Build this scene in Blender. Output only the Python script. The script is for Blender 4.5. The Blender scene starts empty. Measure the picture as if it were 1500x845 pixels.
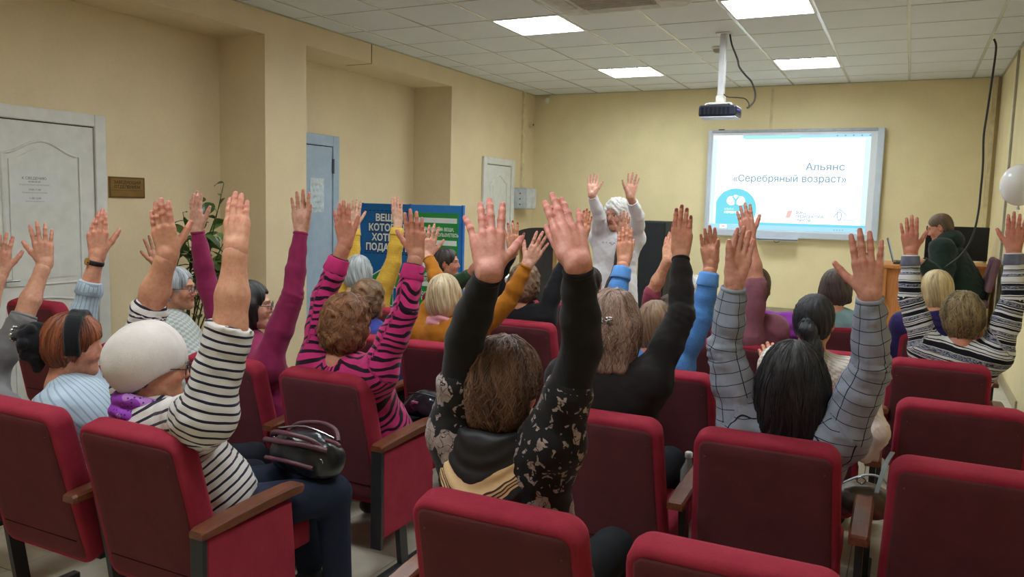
import bpy, bmesh, math, random
import numpy as np
from mathutils import Vector, Matrix
random.seed(7); rng = np.random.default_rng(7)
sc = bpy.context.scene
COL = sc.collection

# ------------------------------------------------------------------ camera
CAM = np.array([4.31, -9.8747, 1.5837]); FPX = 1170.0
def _cam_axes(yaw, pit, rol):
    fwd = np.array([math.sin(yaw)*math.cos(pit), math.cos(yaw)*math.cos(pit), math.sin(pit)])
    r = np.array([math.cos(yaw), -math.sin(yaw), 0.0]); d = np.cross(fwd, r)
    c, s = math.cos(rol), math.sin(rol)
    return np.array([c*r+s*d, -s*r+c*d, fwd])
CR = _cam_axes(-.4584, -.1055, -.0258)
cd = bpy.data.cameras.new('camera'); cam = bpy.data.objects.new('camera', cd); COL.objects.link(cam)
cd.sensor_fit = 'HORIZONTAL'; cd.sensor_width = 36; cd.lens = 36*FPX/1500; cd.clip_start = .05
M3 = np.stack([CR[0], -CR[1], -CR[2]], axis=1)
cam.matrix_world = Matrix.Translation(Vector(CAM)) @ Matrix([list(map(float, r)) for r in M3]).to_4x4()
sc.camera = cam

# ------------------------------------------------------------------ world, exposure, light levels
w = bpy.data.worlds.new('world'); sc.world = w; w.use_nodes = True
w.node_tree.nodes['Background'].inputs[0].default_value = (.75, .85, 1, 1)
w.node_tree.nodes['Background'].inputs[1].default_value = .35
sc.view_settings.view_transform = 'Standard'; sc.view_settings.look = 'None'
sc.view_settings.gamma = 1; sc.view_settings.use_curve_mapping = False
sc.view_settings.exposure = 0.0
PANEL_STRENGTH = 33.0        # ceiling troffers
SCREEN = 1.0

# ------------------------------------------------------------------ small maths
def ray(x, y): return CR.T @ np.array([(x-750)/FPX, (y-422.5)/FPX, 1.0])
def _pl(x, y, ax, v):
    d = ray(x, y); return CAM + d*((v-CAM[ax])/d[ax])
def PX(x, y, v): return _pl(x, y, 0, v)
def PY(x, y, v): return _pl(x, y, 1, v)
def PZ(x, y, v): return _pl(x, y, 2, v)
def PD(x, y, d): return CAM + ray(x, y)*d
A = lambda *v: np.array(v, float)
def nrm(v): return v/(np.linalg.norm(v)+1e-12)
def S(r, g, b):
    f = lambda c: (c/255/12.92 if c/255 <= .04045 else ((c/255+.055)/1.055)**2.4)
    return (f(r), f(g), f(b), 1.0)

# ------------------------------------------------------------------ materials
MATS = {}
class NT:
    def __init__(s, name):
        s.m = bpy.data.materials.new(name); s.m.use_nodes = True; s.t = s.m.node_tree
        s.b = s.t.nodes['Principled BSDF']
    def n(s, typ, **kw):
        x = s.t.nodes.new(typ)
        for k, v in kw.items(): setattr(x, k, v)
        return x
    def l(s, a, b): s.t.links.new(a, b)
    def setv(s, sock, v):
        if isinstance(v, bpy.types.NodeSocket): s.l(v, sock)
        else: sock.default_value = v
    def math(s, op, a, b=0.0, c=None):
        x = s.n('ShaderNodeMath', operation=op); s.setv(x.inputs[0], a); s.setv(x.inputs[1], b)
        if c is not None: s.setv(x.inputs[2], c)
        return x.outputs[0]
    def mix(s, f, a, b):
        x = s.n('ShaderNodeMix', data_type='RGBA'); s.setv(x.inputs[0], f); s.setv(x.inputs[6], a); s.setv(x.inputs[7], b)
        return x.outputs[2]
    def ramp(s, f, stops, interp='LINEAR'):
        x = s.n('ShaderNodeValToRGB'); x.color_ramp.interpolation = interp; e = x.color_ramp.elements
        while len(e) < len(stops): e.new(.5)
        for el, (p, c) in zip(e, stops): el.position = p; el.color = c if len(c) == 4 else (*c, 1)
        s.l(f, x.inputs[0]); return x.outputs[0]
    def coord(s, kind='Object'): return s.n('ShaderNodeTexCoord').outputs[kind]
    def attr(s, name='pat'): return s.n('ShaderNodeAttribute', attribute_name=name)
    def mapv(s, v, scale): 
        x = s.n('ShaderNodeMapping'); s.l(v, x.inputs[0]); x.inputs['Scale'].default_value = scale; return x.outputs[0]
    def noise(s, v, scale, detail=3, rough=.55, dist=0.0):
        x = s.n('ShaderNodeTexNoise'); s.l(v, x.inputs['Vector']); x.inputs['Scale'].default_value = scale
        x.inputs['Detail'].default_value = detail; x.inputs['Roughness'].default_value = rough; x.inputs['Distortion'].default_value = dist
        return x.outputs[0]
    def vor(s, v, scale, feature='F1', out=0, rand=1.0):
        x = s.n('ShaderNodeTexVoronoi', feature=feature); s.l(v, x.inputs['Vector']); x.inputs['Scale'].default_value = scale
        x.inputs['Randomness'].default_value = rand; return x.outputs[out]
    def bump(s, h, strength, dist=.01):
        x = s.n('ShaderNodeBump'); s.l(h, x.inputs['Height']); x.inputs['Strength'].default_value = strength
        x.inputs['Distance'].default_value = dist; s.l(x.outputs[0], s.b.inputs['Normal'])
    def base(s, c): s.setv(s.b.inputs['Base Color'], c)
    def fin(s, rough=.6, spec=.3, metal=0.0, sheen=0.0, emit=None):
        s.setv(s.b.inputs['Roughness'], rough); s.b.inputs['Specular IOR Level'].default_value = spec
        s.b.inputs['Metallic'].default_value = metal; s.b.inputs['Sheen Weight'].default_value = sheen
        if emit: s.setv(s.b.inputs['Emission Color'], emit[0]); s.b.inputs['Emission Strength'].default_value = emit[1]
        return s.m
def plain(name, col, rough=.6, spec=.3, metal=0.0, var=.08, scale=12, bump=0.0, bscale=80, sheen=0.0):
    if name in MATS: return MATS[name]
    t = NT(name); v = t.coord(); f = t.noise(v, scale)
    dk = tuple(c*(1-var*2) for c in col[:3])+(1,); lt = tuple(min(1, c*(1+var*2)) for c in col[:3])+(1,)
    t.base(t.ramp(f, [(.3, dk), (.7, lt)]))
    if bump: t.bump(t.noise(v, bscale, 2), bump, .004)
    MATS[name] = t.fin(rough, spec, metal, sheen); return MATS[name]
def glow(name, col, strength):
    if name in MATS: return MATS[name]
    t = NT(name); t.base((col[0]*.2, col[1]*.2, col[2]*.2, 1)); MATS[name] = t.fin(.5, .1, emit=(col, strength)); return MATS[name]

# ------------------------------------------------------------------ mesh building
class MB:
    def __init__(s): s.v = []; s.f = []; s.sm = []
    def add(s, vs, fs, smooth=False):
        o = len(s.v); s.v += [tuple(map(float, v)) for v in vs]; s.f += [tuple(i+o for i in f) for f in fs]; s.sm += [smooth]*len(fs); return s
    def box(s, lo, hi, bev=0.0, M=None):
        lo, hi = np.minimum(lo, hi).astype(float), np.maximum(lo, hi).astype(float)
        if bev <= 0:
            vs = [(x, y, z) for x in (lo[0], hi[0]) for y in (lo[1], hi[1]) for z in (lo[2], hi[2])]
            fs = [(0,1,3,2), (4,6,7,5), (0,4,5,1), (2,3,7,6), (0,2,6,4), (1,5,7,3)]
        else:
            b = min(bev, .49*min(hi-lo)); vs = []; idx = {}
            bm = bmesh.new(); bmesh.ops.create_cube(bm, size=1)
            for v in bm.verts: v.co = Vector([(lo[i]+hi[i])/2 + v.co[i]*(hi[i]-lo[i]) for i in range(3)])
            bmesh.ops.bevel(bm, geom=bm.edges[:], offset=b, segments=2, profile=.5, affect='EDGES')
            bm.verts.index_update(); vs = [tuple(v.co) for v in bm.verts]; fs = [tuple(v.index for v in f.verts) for f in bm.faces]; bm.free()
        if M is not None: vs = [tuple(M @ Vector(v)) for v in vs]
        return s.add(vs, fs, False)
    def loft(s, rings, caps=True, smooth=True, closed=True):
        n = len(rings[0]); vs = [p for r in rings for p in r]; fs = []
        for i in range(len(rings)-1):
            for j in range(n if closed else n-1):
                k = (j+1) % n; fs.append((i*n+j, i*n+k, (i+1)*n+k, (i+1)*n+j))
        s.add(vs, fs, smooth)
        if caps:
            s.add(rings[0], [tuple(range(n))[::-1]]); s.add(rings[-1], [tuple(range(n))])
        return s
    def tube(s, pts, r, n=8, caps=True):
        pts = [np.array(p, float) for p in pts]; rs = r if hasattr(r, '__len__') else [r]*len(pts)
        rings = []; up = A(0, 0, 1); u = None
        for i, p in enumerate(pts):
            t = nrm(pts[min(i+1, len(pts)-1)]-pts[max(i-1, 0)])
            if u is None: u = nrm(np.cross(t, up if abs(t[2]) < .9 else A(1, 0, 0)))
            else: u = nrm(u - t*np.dot(u, t))
            w_ = np.cross(t, u)
            rings.append([p+rs[i]*(math.cos(a)*u+math.sin(a)*w_) for a in np.linspace(0, 2*math.pi, n, endpoint=False)])
        return s.loft(rings, caps)
    def cyl(s, a, b, r, r2=None, n=16): return s.tube([a, b], [r, r if r2 is None else r2], n)
    def sphere(s, c, r, nu=16, nv=10):
        r = r if hasattr(r, '__len__') else (r, r, r); rings = []
        for i in range(nv+1):
            t = math.pi*i/nv; rr = max(math.sin(t), 1e-4)
            rings.append([(c[0]+r[0]*rr*math.cos(a), c[1]+r[1]*rr*math.sin(a), c[2]-r[2]*math.cos(t)) for a in np.linspace(0, 2*math.pi, nu, endpoint=False)])
        return s.loft(rings, False)
    def ring(s, c, ax, R, r, n=24, m=6, sx=1.0, side=None):
        ax = nrm(np.array(ax, float)); u = nrm(np.cross(ax, A(0, 0, 1) if abs(ax[2]) < .9 else A(1, 0, 0)))
        if side is not None: u = nrm(np.array(side)-ax*np.dot(side, ax))
        w_ = np.cross(ax, u)
        P = [np.array(c)+R*(math.cos(a)*u+sx*math.sin(a)*w_) for a in np.linspace(0, 2*math.pi, n, endpoint=False)]
        rings = []
        for i, a in enumerate(np.linspace(0, 2*math.pi, n, endpoint=False)):
            d = math.cos(a)*u+math.sin(a)*w_
            rings.append([P[i]+(r[0] if hasattr(r, '__len__') else r)*math.cos(b)*d+(r[1] if hasattr(r, '__len__') else r)*math.sin(b)*ax for b in np.linspace(0, 2*math.pi, m, endpoint=False)])
        rings.append(rings[0]); return s.loft(rings, False)
    def poly(s, outline, d0, d1, fr=None):
        """extrude an outline of (u,v) along d0..d1; fr(u,v,d)->xyz"""
        fr = fr or (lambda u, v, d: (u, d, v)); n = len(outline)
        s.loft([[fr(u, v, d0) for u, v in outline], [fr(u, v, d1) for u, v in outline]], True, False); return s
def ob(name, mesh, m=None, parent=None, base=None, label=None, cat=None, group=None, kind=None, fix=True):
    """link one mesh object; vertices are given in world space, base is the origin"""
    if isinstance(mesh, MB):
        me = bpy.data.meshes.new(name)
        me.from_pydata(mesh.v, [], mesh.f)
        if fix:
            bm = bmesh.new(); bm.from_mesh(me); bmesh.ops.recalc_face_normals(bm, faces=bm.faces[:]); bm.to_mesh(me); bm.free()
        me.polygons.foreach_set('use_smooth', mesh.sm)
    else: me = mesh
    if base is None and parent is not None: base = PBASE.get(parent.name, (0, 0, 0))
    if base is not None: me.transform(Matrix.Translation(-Vector(base)))
    o = bpy.data.objects.new(name, me); COL.objects.link(o)
    if m is not None: me.materials.clear(); me.materials.append(m)
    if parent is not None: o.parent = parent; PBASE[o.name] = base
    else: 
        o.location = base or (0, 0, 0); PBASE[o.name] = tuple(base or (0, 0, 0))
    return tag(o, label, cat, group, kind)
PBASE = {}
def tag(o, label=None, cat=None, group=None, kind=None):
    for k, v in (('label', label), ('category', cat), ('group', group), ('kind', kind)):
        if v: o[k] = v
    return o
def empty(name, base, label, cat, group=None, kind=None):
    o = bpy.data.objects.new(name, None); COL.objects.link(o); o.location = base; o.empty_display_size = .1
    PBASE[o.name] = tuple(map(float, base)); return tag(o, label, cat, group, kind)
def inst(src, loc, parent=None, rot=None, scale=None):
    c = src.copy(); COL.objects.link(c); c.location = loc
    if parent is not None: c.parent = parent
    if rot is not None: c.rotation_euler = rot
    if scale is not None: c.scale = scale
    return c
def copy_tree(o, parent=None):
    c = o.copy(); COL.objects.link(c); c.parent = parent; PBASE[c.name] = PBASE.get(o.name)
    for ch in list(o.children): copy_tree(ch, c)
    return c
def text(body, size, mat, parent, M, base=(0, 0, 0), name='lettering', ext=.001, align='LEFT', bold=0.0, sx=1.0):
    """flat lettering: glyph outlines filled strip by strip (non-zero winding)"""
    cu = bpy.data.curves.new(name, 'FONT'); cu.body = body; cu.size = size; cu.align_x = align; cu.resolution_u = 4; cu.fill_mode = 'NONE'
    t = bpy.data.objects.new('tmp', cu); COL.objects.link(t); dg = bpy.context.evaluated_depsgraph_get(); dg.update()
    w_ = bpy.data.meshes.new_from_object(t.evaluated_get(dg)); bpy.data.objects.remove(t); bpy.data.curves.remove(cu)
    co = np.array([v.co[:2] for v in w_.vertices]); ed = [tuple(e_.vertices) for e_ in w_.edges]; bpy.data.meshes.remove(w_)
    loops = []; st = 0                       # vertices of a contour are consecutive; its closing edge joins last and first
    for i, j in ed:
        if abs(i-j) > 1 or (max(i, j) == len(co)): loops.append((min(i, j), max(i, j)))
    loops = [co[a_:b_+1] for a_, b_ in sorted(set(loops)) if b_-a_ > 1]
    area = lambda p: .5*float(np.sum(p[:, 0]*np.roll(p[:, 1], -1)-np.roll(p[:, 0], -1)*p[:, 1]))
    ar = [area(p) for p in loops]; E_ = []
    for i, p in enumerate(loops):
        sg = math.copysign(1, ar[i])
        for q, a_ in zip(loops, ar):
            if a_*ar[i] < 0 and (q.min(0) < p.min(0)).all() and (q.max(0) > p.max(0)).all(): sg = -sg; break
        if bold:
            e_ = np.roll(p, -1, 0)-p; n_ = np.stack([e_[:, 1], -e_[:, 0]], 1); n_ /= np.linalg.norm(n_, axis=1)[:, None]+1e-12
            v = n_+np.roll(n_, 1, 0); v /= np.maximum((v*v).sum(1), 1.0)[:, None]; p = p+v*2*bold*sg
        q = np.roll(p, -1, 0); E_.append(np.concatenate([p, q], 1))
    if not E_: return None
    E_ = np.concatenate(E_); y0, y1 = E_[:, [1, 3]].min(), E_[:, [1, 3]].max(); dy = size/46; mb = MB()
    for r_ in range(int((y1-y0)/dy)+1):
        ya, yb_ = y0+r_*dy, min(y0+(r_+1)*dy, y1); ym = (ya+yb_)/2
        m = (E_[:, 1] > ym) != (E_[:, 3] > ym); e_ = E_[m]
        if not len(e_): continue
        sl = (e_[:, 2]-e_[:, 0])/(e_[:, 3]-e_[:, 1]); xm = e_[:, 0]+sl*(ym-e_[:, 1]); sl = np.clip(sl, -2, 2); wn = np.where(e_[:, 3] > e_[:, 1], 1, -1); o_ = np.argsort(xm); w = 0
        for k in o_:
            if w == 0: s0 = k
            w += wn[k]
            if w == 0 and xm[k] > xm[s0]+1e-6:
                h_ = (yb_-ya)/2; mb.add([((xm[s0]-sl[s0]*h_)*sx, ya, 0), ((xm[k]-sl[k]*h_)*sx, ya, 0), ((xm[k]+sl[k]*h_)*sx, yb_, 0), ((xm[s0]+sl[s0]*h_)*sx, yb_, 0)], [(0, 1, 2, 3)])
    mb.v = [tuple(M @ Vector(v)) for v in mb.v]
    return ob(name, mb, mat, parent, base, fix=False)
def rrect(w, h, r, n=5, w2=None):
    """rounded rectangle, bottom width w, top width w2, from v=0..h"""
    w2 = w if w2 is None else w2; pts = []
    for cx, cy, a0 in ((w/2-r, r, -90), (w2/2-r, h-r, 0), (-w2/2+r, h-r, 90), (-w/2+r, r, 180)):
        for i in range(n+1):
            a = math.radians(a0+90*i/n); pts.append((cx+r*math.cos(a), cy+r*math.sin(a)))
    return pts
# ------------------------------------------------------------------ smooth solid modelling (distance fields -> quads)
class Field:
    def __init__(s, lo, hi, h):
        s.h = h; s.lo = np.array(lo, float)-2*h; s.n = np.ceil((np.array(hi)+2*h-s.lo)/h).astype(int)+1
        s.F = np.full(s.n, 1.0, np.float32)
    def blk(s, lo, hi):
        a = np.clip(np.floor((np.array(lo)-s.lo)/s.h).astype(int), 0, s.n-1); b = np.clip(np.ceil((np.array(hi)-s.lo)/s.h).astype(int)+1, a+1, s.n)
        sl = tuple(slice(i, j) for i, j in zip(a, b))
        g = [(s.lo[k]+s.h*np.arange(a[k], b[k])).astype(np.float32).reshape([-1 if m == k else 1 for m in range(3)]) for k in range(3)]
        return sl, g
    def _d(s, pr, pad):
        kind = pr[0]
        if kind == 'cone':
            _, a, b, ra, rb, fa, fb = pr; a, b = np.array(a, float), np.array(b, float); R = max(ra, rb)+pad
            sl, (X, Y, Z) = s.blk(np.minimum(a, b)-R, np.maximum(a, b)+R)
            ab = b-a; L2 = max(ab@ab, 1e-9); L = math.sqrt(L2)
            x, y, z = X-a[0], Y-a[1], Z-a[2]
            t = (x*ab[0]+y*ab[1]+z*ab[2])/L2
            e0, e1 = (-2. if fa else 0.), (3. if fb else 1.)
            tc = np.clip(t, e0, e1)
            d = np.sqrt((x-tc*ab[0])**2+(y-tc*ab[1])**2+(z-tc*ab[2])**2)-(ra+(rb-ra)*np.clip(tc, 0, 1))
            if fb: d = np.maximum(d, (t-1)*L)
            if fa: d = np.maximum(d, -t*L)
        else:
            _, c, r, M = pr; c, r = np.array(c, float), np.array(r, float)
            M = np.eye(3) if M is None else M           # rows: local axes
            ext = np.sqrt(((M.T*r)**2).sum(1))+pad
            sl, (X, Y, Z) = s.blk(c-ext, c+ext); x, y, z = X-c[0], Y-c[1], Z-c[2]
            q = [(M[i, 0]*x+M[i, 1]*y+M[i, 2]*z) for i in range(3)]
            k0 = np.sqrt(sum((q[i]/r[i])**2 for i in range(3))); k1 = np.sqrt(sum((q[i]/r[i]**2)**2 for i in range(3)))+1e-6
            d = k0*(k0-1)/k1
            d = np.where(k0 < .3, -min(r)*.7, d)
        return sl, d.astype(np.float32)
    def add(s, *prs, k=.01):
        for pr in prs:
            sl, d = s._d(pr, k+3*s.h); F = s.F[sl]; h = np.maximum(k-np.abs(F-d), 0)/max(k, 1e-6)
            s.F[sl] = np.minimum(F, d)-h*h*k*.25
        return s
    def sub(s, *prs, k=.006):
        for pr in prs:
            sl, d = s._d(pr, k+3*s.h); F = s.F[sl]; d = -d; h = np.maximum(k-np.abs(F-d), 0)/max(k, 1e-6)
            s.F[sl] = np.maximum(F, d)+h*h*k*.25
        return s
    def merge(s, o): s.F = np.minimum(s.F, o.F); return s
    def coords(s):
        return [(s.lo[k]+s.h*np.arange(s.n[k])).astype(np.float32).reshape([-1 if m == k else 1 for m in range(3)]) for k in range(3)]
    def disp(s, arr): s.F = s.F-arr; return s
    def mesh(s):
        F = s.F; F[F == 0] = 1e-6
        for ax in range(3):                     # closed at the border
            for e in (0, -1):
                ix = [slice(None)]*3; ix[ax] = e; F[tuple(ix)] = np.maximum(F[tuple(ix)], 1e-3)
        I = F < 0
        c = np.zeros(np.array(F.shape)-1, np.int8)
        offs = [(i, j, k) for i in (0, 1) for j in (0, 1) for k in (0, 1)]
        nx, ny, nz = c.shape
        for i, j, k in offs: c += I[i:i+nx, j:j+ny, k:k+nz]
        ci = np.argwhere((c > 0) & (c < 8)); ids = np.full(c.shape, -1, np.int32); ids[tuple(ci.T)] = np.arange(len(ci))
        V = np.stack([F[ci[:, 0]+i, ci[:, 1]+j, ci[:, 2]+k] for i, j, k in offs], 1)
        acc = np.zeros((len(ci), 3)); cnt = np.zeros(len(ci))
        for a in range(8):
            for b in range(a+1, 8):
                da = np.array(offs[b])-np.array(offs[a])
                if np.abs(da).sum() != 1: continue
                m = (V[:, a] < 0) != (V[:, b] < 0); t = V[m, a]/(V[m, a]-V[m, b])
                acc[m] += np.array(offs[a])+t[:, None]*da; cnt[m] += 1
        P = s.lo+s.h*(ci+acc/np.maximum(cnt, 1)[:, None])
        Q = []
        for ax in range(3):
            u, v = [(1, 2), (2, 0), (0, 1)][ax]
            sl0 = [slice(None)]*3; sl1 = [slice(None)]*3; sl0[ax] = slice(0, -1); sl1[ax] = slice(1, None)
            for q in (u, v): sl0[q] = slice(1, -1); sl1[q] = slice(1, -1)
            a, b = I[tuple(sl0)], I[tuple(sl1)]
            e = np.argwhere(a != b)
            if not len(e): continue
            pos = a[tuple(e.T)]; e = e.copy(); e[:, u] += 1; e[:, v] += 1
            def g(du, dv):
                x = e.copy(); x[:, u] -= du; x[:, v] -= dv; return ids[tuple(x.T)]
            q = np.stack([g(1, 1), g(0, 1), g(0, 0), g(1, 0)], 1); q[~pos] = q[~pos][:, ::-1]; Q.append(q)
        Q = np.concatenate(Q) if Q else np.zeros((0, 4), int)
        return P, Q
def cone(a, b, ra, rb, fa=False, fb=False): return ('cone', a, b, ra, rb, fa, fb)
def ell(c, r, M=None): return ('ell', c, r, M)
def qmesh(name, parts, attrs=None):
    """parts: list of (P,Q); attrs: name -> (type, array)"""
    P = np.concatenate([p for p, q in parts]); o = 0; Qs = []
    for p, q in parts: Qs.append(q+o); o += len(p)
    Q = np.concatenate(Qs); me = bpy.data.meshes.new(name)
    me.vertices.add(len(P)); me.vertices.foreach_set('co', P.astype(np.float32).ravel())
    me.loops.add(Q.size); me.loops.foreach_set('vertex_index', Q.astype(np.int32).ravel())
    me.polygons.add(len(Q)); me.polygons.foreach_set('loop_start', np.arange(0, Q.size, 4, dtype=np.int32))
    me.polygons.foreach_set('use_smooth', np.ones(len(Q), bool))
    me.update(calc_edges=True)
    for k, (typ, arr) in (attrs or {}).items():
        a = me.attributes.new(k, typ, 'POINT')
        a.data.foreach_set('color' if 'COLOR' in typ else 'vector' if 'VECTOR' in typ else 'value', np.asarray(arr, np.float32).ravel())
    return me
def bones_pat(P, bones):
    """cloth coordinates per point: (distance along the nearest limb, arc length around it, limb id)"""
    best = np.full(len(P), 1e9); out = np.zeros((len(P), 3))
    for bid, (chain, rad, ref, off) in enumerate(bones):
        s0 = off
        for a, b in zip(chain[:-1], chain[1:]):
            ab = b-a; L = np.linalg.norm(ab); t = ((P-a)@ab)/(L*L); tc = np.clip(t, 0, 1)
            d = np.linalg.norm(P-a-tc[:, None]*ab, axis=1)/rad
            ax = ab/L; e1 = nrm(ref-ax*(ref@ax)); e2 = np.cross(ax, e1); q = P-a
            ang = np.arctan2(q@e1, q@e2)
            m = d < best
            out[m] = np.stack([s0+t*L, ang*rad*.8, np.full(len(P), bid*.37)], 1)[m]; best[m] = d[m]; s0 += L
    return out
def wav(P, f, seed):
    """cheap smooth noise in -1..1"""
    r = np.random.default_rng(seed); o = 0
    for i in range(4):
        k = r.normal(size=3); k = k/np.linalg.norm(k)*f*(.7+.6*r.random()); o = o+np.sin(P[..., 0]*k[0]+P[..., 1]*k[1]+P[..., 2]*k[2]+r.random()*6.28+1.3*np.sin((P[..., 0]*k[1]-P[..., 1]*k[2]+P[..., 2]*k[0])*.8+i))
    return o/4
def wavg(X, Y, Z, f, seed):
    r = np.random.default_rng(seed); o = 0
    for i in range(4):
        k = r.normal(size=3); k = k/np.linalg.norm(k)*f*(.7+.6*r.random())
        o = o+np.sin(X*k[0]+Y*k[1]+Z*k[2]+r.random()*6.28+1.3*np.sin((X*k[1]-Y*k[2]+Z*k[0])*.8+i))
    return (o/4).astype(np.float32)

# ------------------------------------------------------------------ people
def skin_mat():
    if 'skin' in MATS: return MATS['skin']
    t = NT('skin'); c = t.attr('tint'); v = t.coord(); n = t.noise(v, 60, 4, .65); n2 = t.noise(v, 14, 2)
    col = t.mix(t.math('MULTIPLY', t.math('SUBTRACT', n, .38), 1.5), c.outputs['Color'], S(168, 88, 76))
    col = t.mix(t.math('MULTIPLY', t.math('SUBTRACT', n2, .45), .5), col, S(196, 108, 92))
    t.base(col); t.bump(t.noise(v, 220, 3), .25, .002)
    t.b.inputs['Subsurface Weight'].default_value = .12; t.b.inputs['Subsurface Radius'].default_value = (.6, .2, .1); t.b.inputs['Subsurface Scale'].default_value = .01
    MATS['skin'] = t.fin(.52, .35); return MATS['skin']
def hair_mat(name, dark, lite, wave=1.0, rough=.45):
    if name in MATS: return MATS[name]
    t = NT(name); a = t.attr('pat'); v = t.mapv(a.outputs['Vector'], (150, 7*wave, 30)); n = t.noise(v, 1.0, 4, .6, .6)
    v2 = t.mapv(a.outputs['Vector'], (32, 3*wave, 8)); n2 = t.noise(v2, 1.0, 3, .6, .4)
    f = t.math('ADD', t.math('MULTIPLY', n, .55), t.math('MULTIPLY', n2, .55))
    mid = tuple((x+y)/2 for x, y in zip(dark, lite))
    t.base(t.ramp(f, [(.42, dark), (.54, mid), (.68, lite)])); t.bump(f, 1.0, .008)
    t.b.inputs['Anisotropic'].default_value = .4
    MATS[name] = t.fin(rough, .4); return MATS[name]

def hand_field(W, u, x, n, L, h, curl, spread, thumb, fat=1.0, pre=None):
    """hand in the frame: W wrist, u towards the fingers, x towards the thumb, n palm normal; L wrist to middle tip"""
    s = L/.182
    def p(a, b, c): return W+(a*x+b*n+c*u)*s            # x, palm, up
    mc = [(.030, .000, .088), (.010, -.004, .093), (-.011, -.002, .088), (-.030, .003, .079)]
    ln = [(.040, .025, .021), (.045, .028, .022), (.041, .026, .022), (.031, .020, .020)]
    rd = [.0090, .0092, .0088, .0078]
    pts = []; chains = []
    for i in range(4):
        ang = math.radians(spread*(1.2-.95*i) if not hasattr(spread, '__len__') else spread[i]); c = curl if not hasattr(curl, '__len__') else curl[i]
        q = p(*mc[i]); ch = [q]; bend = math.radians(c*.35)
        for j in range(3):
            bend += math.radians(c)*(.35 if j == 0 else .55)
            d = nrm((math.sin(ang)*x+math.cos(ang)*u)*math.cos(bend)+n*math.sin(bend)); q = q+d*ln[i][j]*s; ch.append(q)
        chains.append(ch)
    ta = math.radians(thumb); d1 = nrm(x*math.sin(ta)+u*math.cos(ta)+n*.35); d2 = nrm(x*math.sin(ta*.72)+u*math.cos(ta*.72)+n*.28)
    t0 = p(.022, .006, .022); t1 = t0+d1*.044*s; t2 = t1+d2*.034*s; t3 = t2+nrm(d2+.12*u)*.024*s
    chains.append([t0, t1, t2, t3])
    allp = np.array([c for ch in chains for c in ch]+[W-u*.05*s])
    F = Field(allp.min(0)-.022*s, allp.max(0)+.022*s, h)
    sf = s*fat
    for i in range(4):
        G = Field(np.array(chains[i]).min(0)-.02*s, np.array(chains[i]).max(0)+.02*s, h)
        G.lo = F.lo+np.round((G.lo-F.lo)/h)*h
        r = rd[i]*sf; c = chains[i]
        G.add(cone(c[0]-u*.01*s, c[1], r*1.12, r*1.04), cone(c[1], c[2], r*1.04, r*.94), cone(c[2], c[3], r*.94, r*.80), k=.003*s)
        G.add(ell(c[1]-n*r*.25, (r*1.03,)*3), ell(c[2]-n*r*.2, (r*.94,)*3), k=.003*s)
        o = np.round((G.lo-F.lo)/h).astype(int); a = np.maximum(o, 0); b = np.minimum(o+G.n, F.n)
        sl = tuple(slice(q, w_) for q, w_ in zip(a, b)); gl = tuple(slice(q-z, w_-z) for q, w_, z in zip(a, b, o))
        F.F[sl] = np.minimum(F.F[sl], G.F[gl])
    wv = W-u*.012*s
    for i in range(4):
        F.add(cone(wv+x*(.016-.0105*i)*s, chains[i][0], .0150*sf, .0125*sf), k=.005*s)
    F.add(cone(t0-n*.002*s, p(.012, .004, .070), .0155*sf, .012*sf), cone(p(-.018, .006, .02), p(-.026, .004, .066), .0145*sf, .011*sf), k=.012*s)
    F.add(cone(t0, t1, .0165*sf, .0125*sf), k=.014*s); F.add(cone(t1, t2, .0118*sf, .0105*sf), cone(t2, t3, .0105*sf, .0082*sf), k=.004*s)
    F.add(ell(p(.006, .003, .06), (.024*s, .013*s, .03*s), np.stack([x, n, u])), k=.012*s)
    for a, b, r0, r1 in pre or []: F.add(cone(a, b, r0, r1), k=.014*s)
    nails = [(ch[3]-nrm(ch[3]-ch[2])*.004*s-n*rd[min(i, 3)]*.72*sf if i < 4 else ch[3]-n*.006*s, (.0070 if i < 4 else .008)*s) for i, ch in enumerate(chains)]
    nailsF = []
    for i, ch in enumerate(chains):
        dirn = nrm(ch[3]-ch[2]); dn = nrm(-n - dirn*(-n@dirn)); nailsF.append((ch[3]-dirn*.003*s+dn*.0068*sf, dirn, dn))
    return F, dict(tips=[c[3] for c in chains], kn=[c[k] for c in chains for k in (0, 1, 2)], nails=nailsF, s=s, chains=chains)

def ik(S0, rx, L, refY):
    """point on the view ray rx at distance L of S0; of the two, the one nearer depth refY"""
    d = nrm(rx); oc = CAM-S0; b = oc@d; c = oc@oc-L*L; disc = b*b-c
    if disc <= 0: return S0+nrm(CAM-b*d-S0)*L
    q = math.sqrt(disc); c1, c2 = CAM+d*(-b-q), CAM+d*(-b+q)
    return c1 if abs(c1[1]-refY) < abs(c2[1]-refY) else c2

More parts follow.
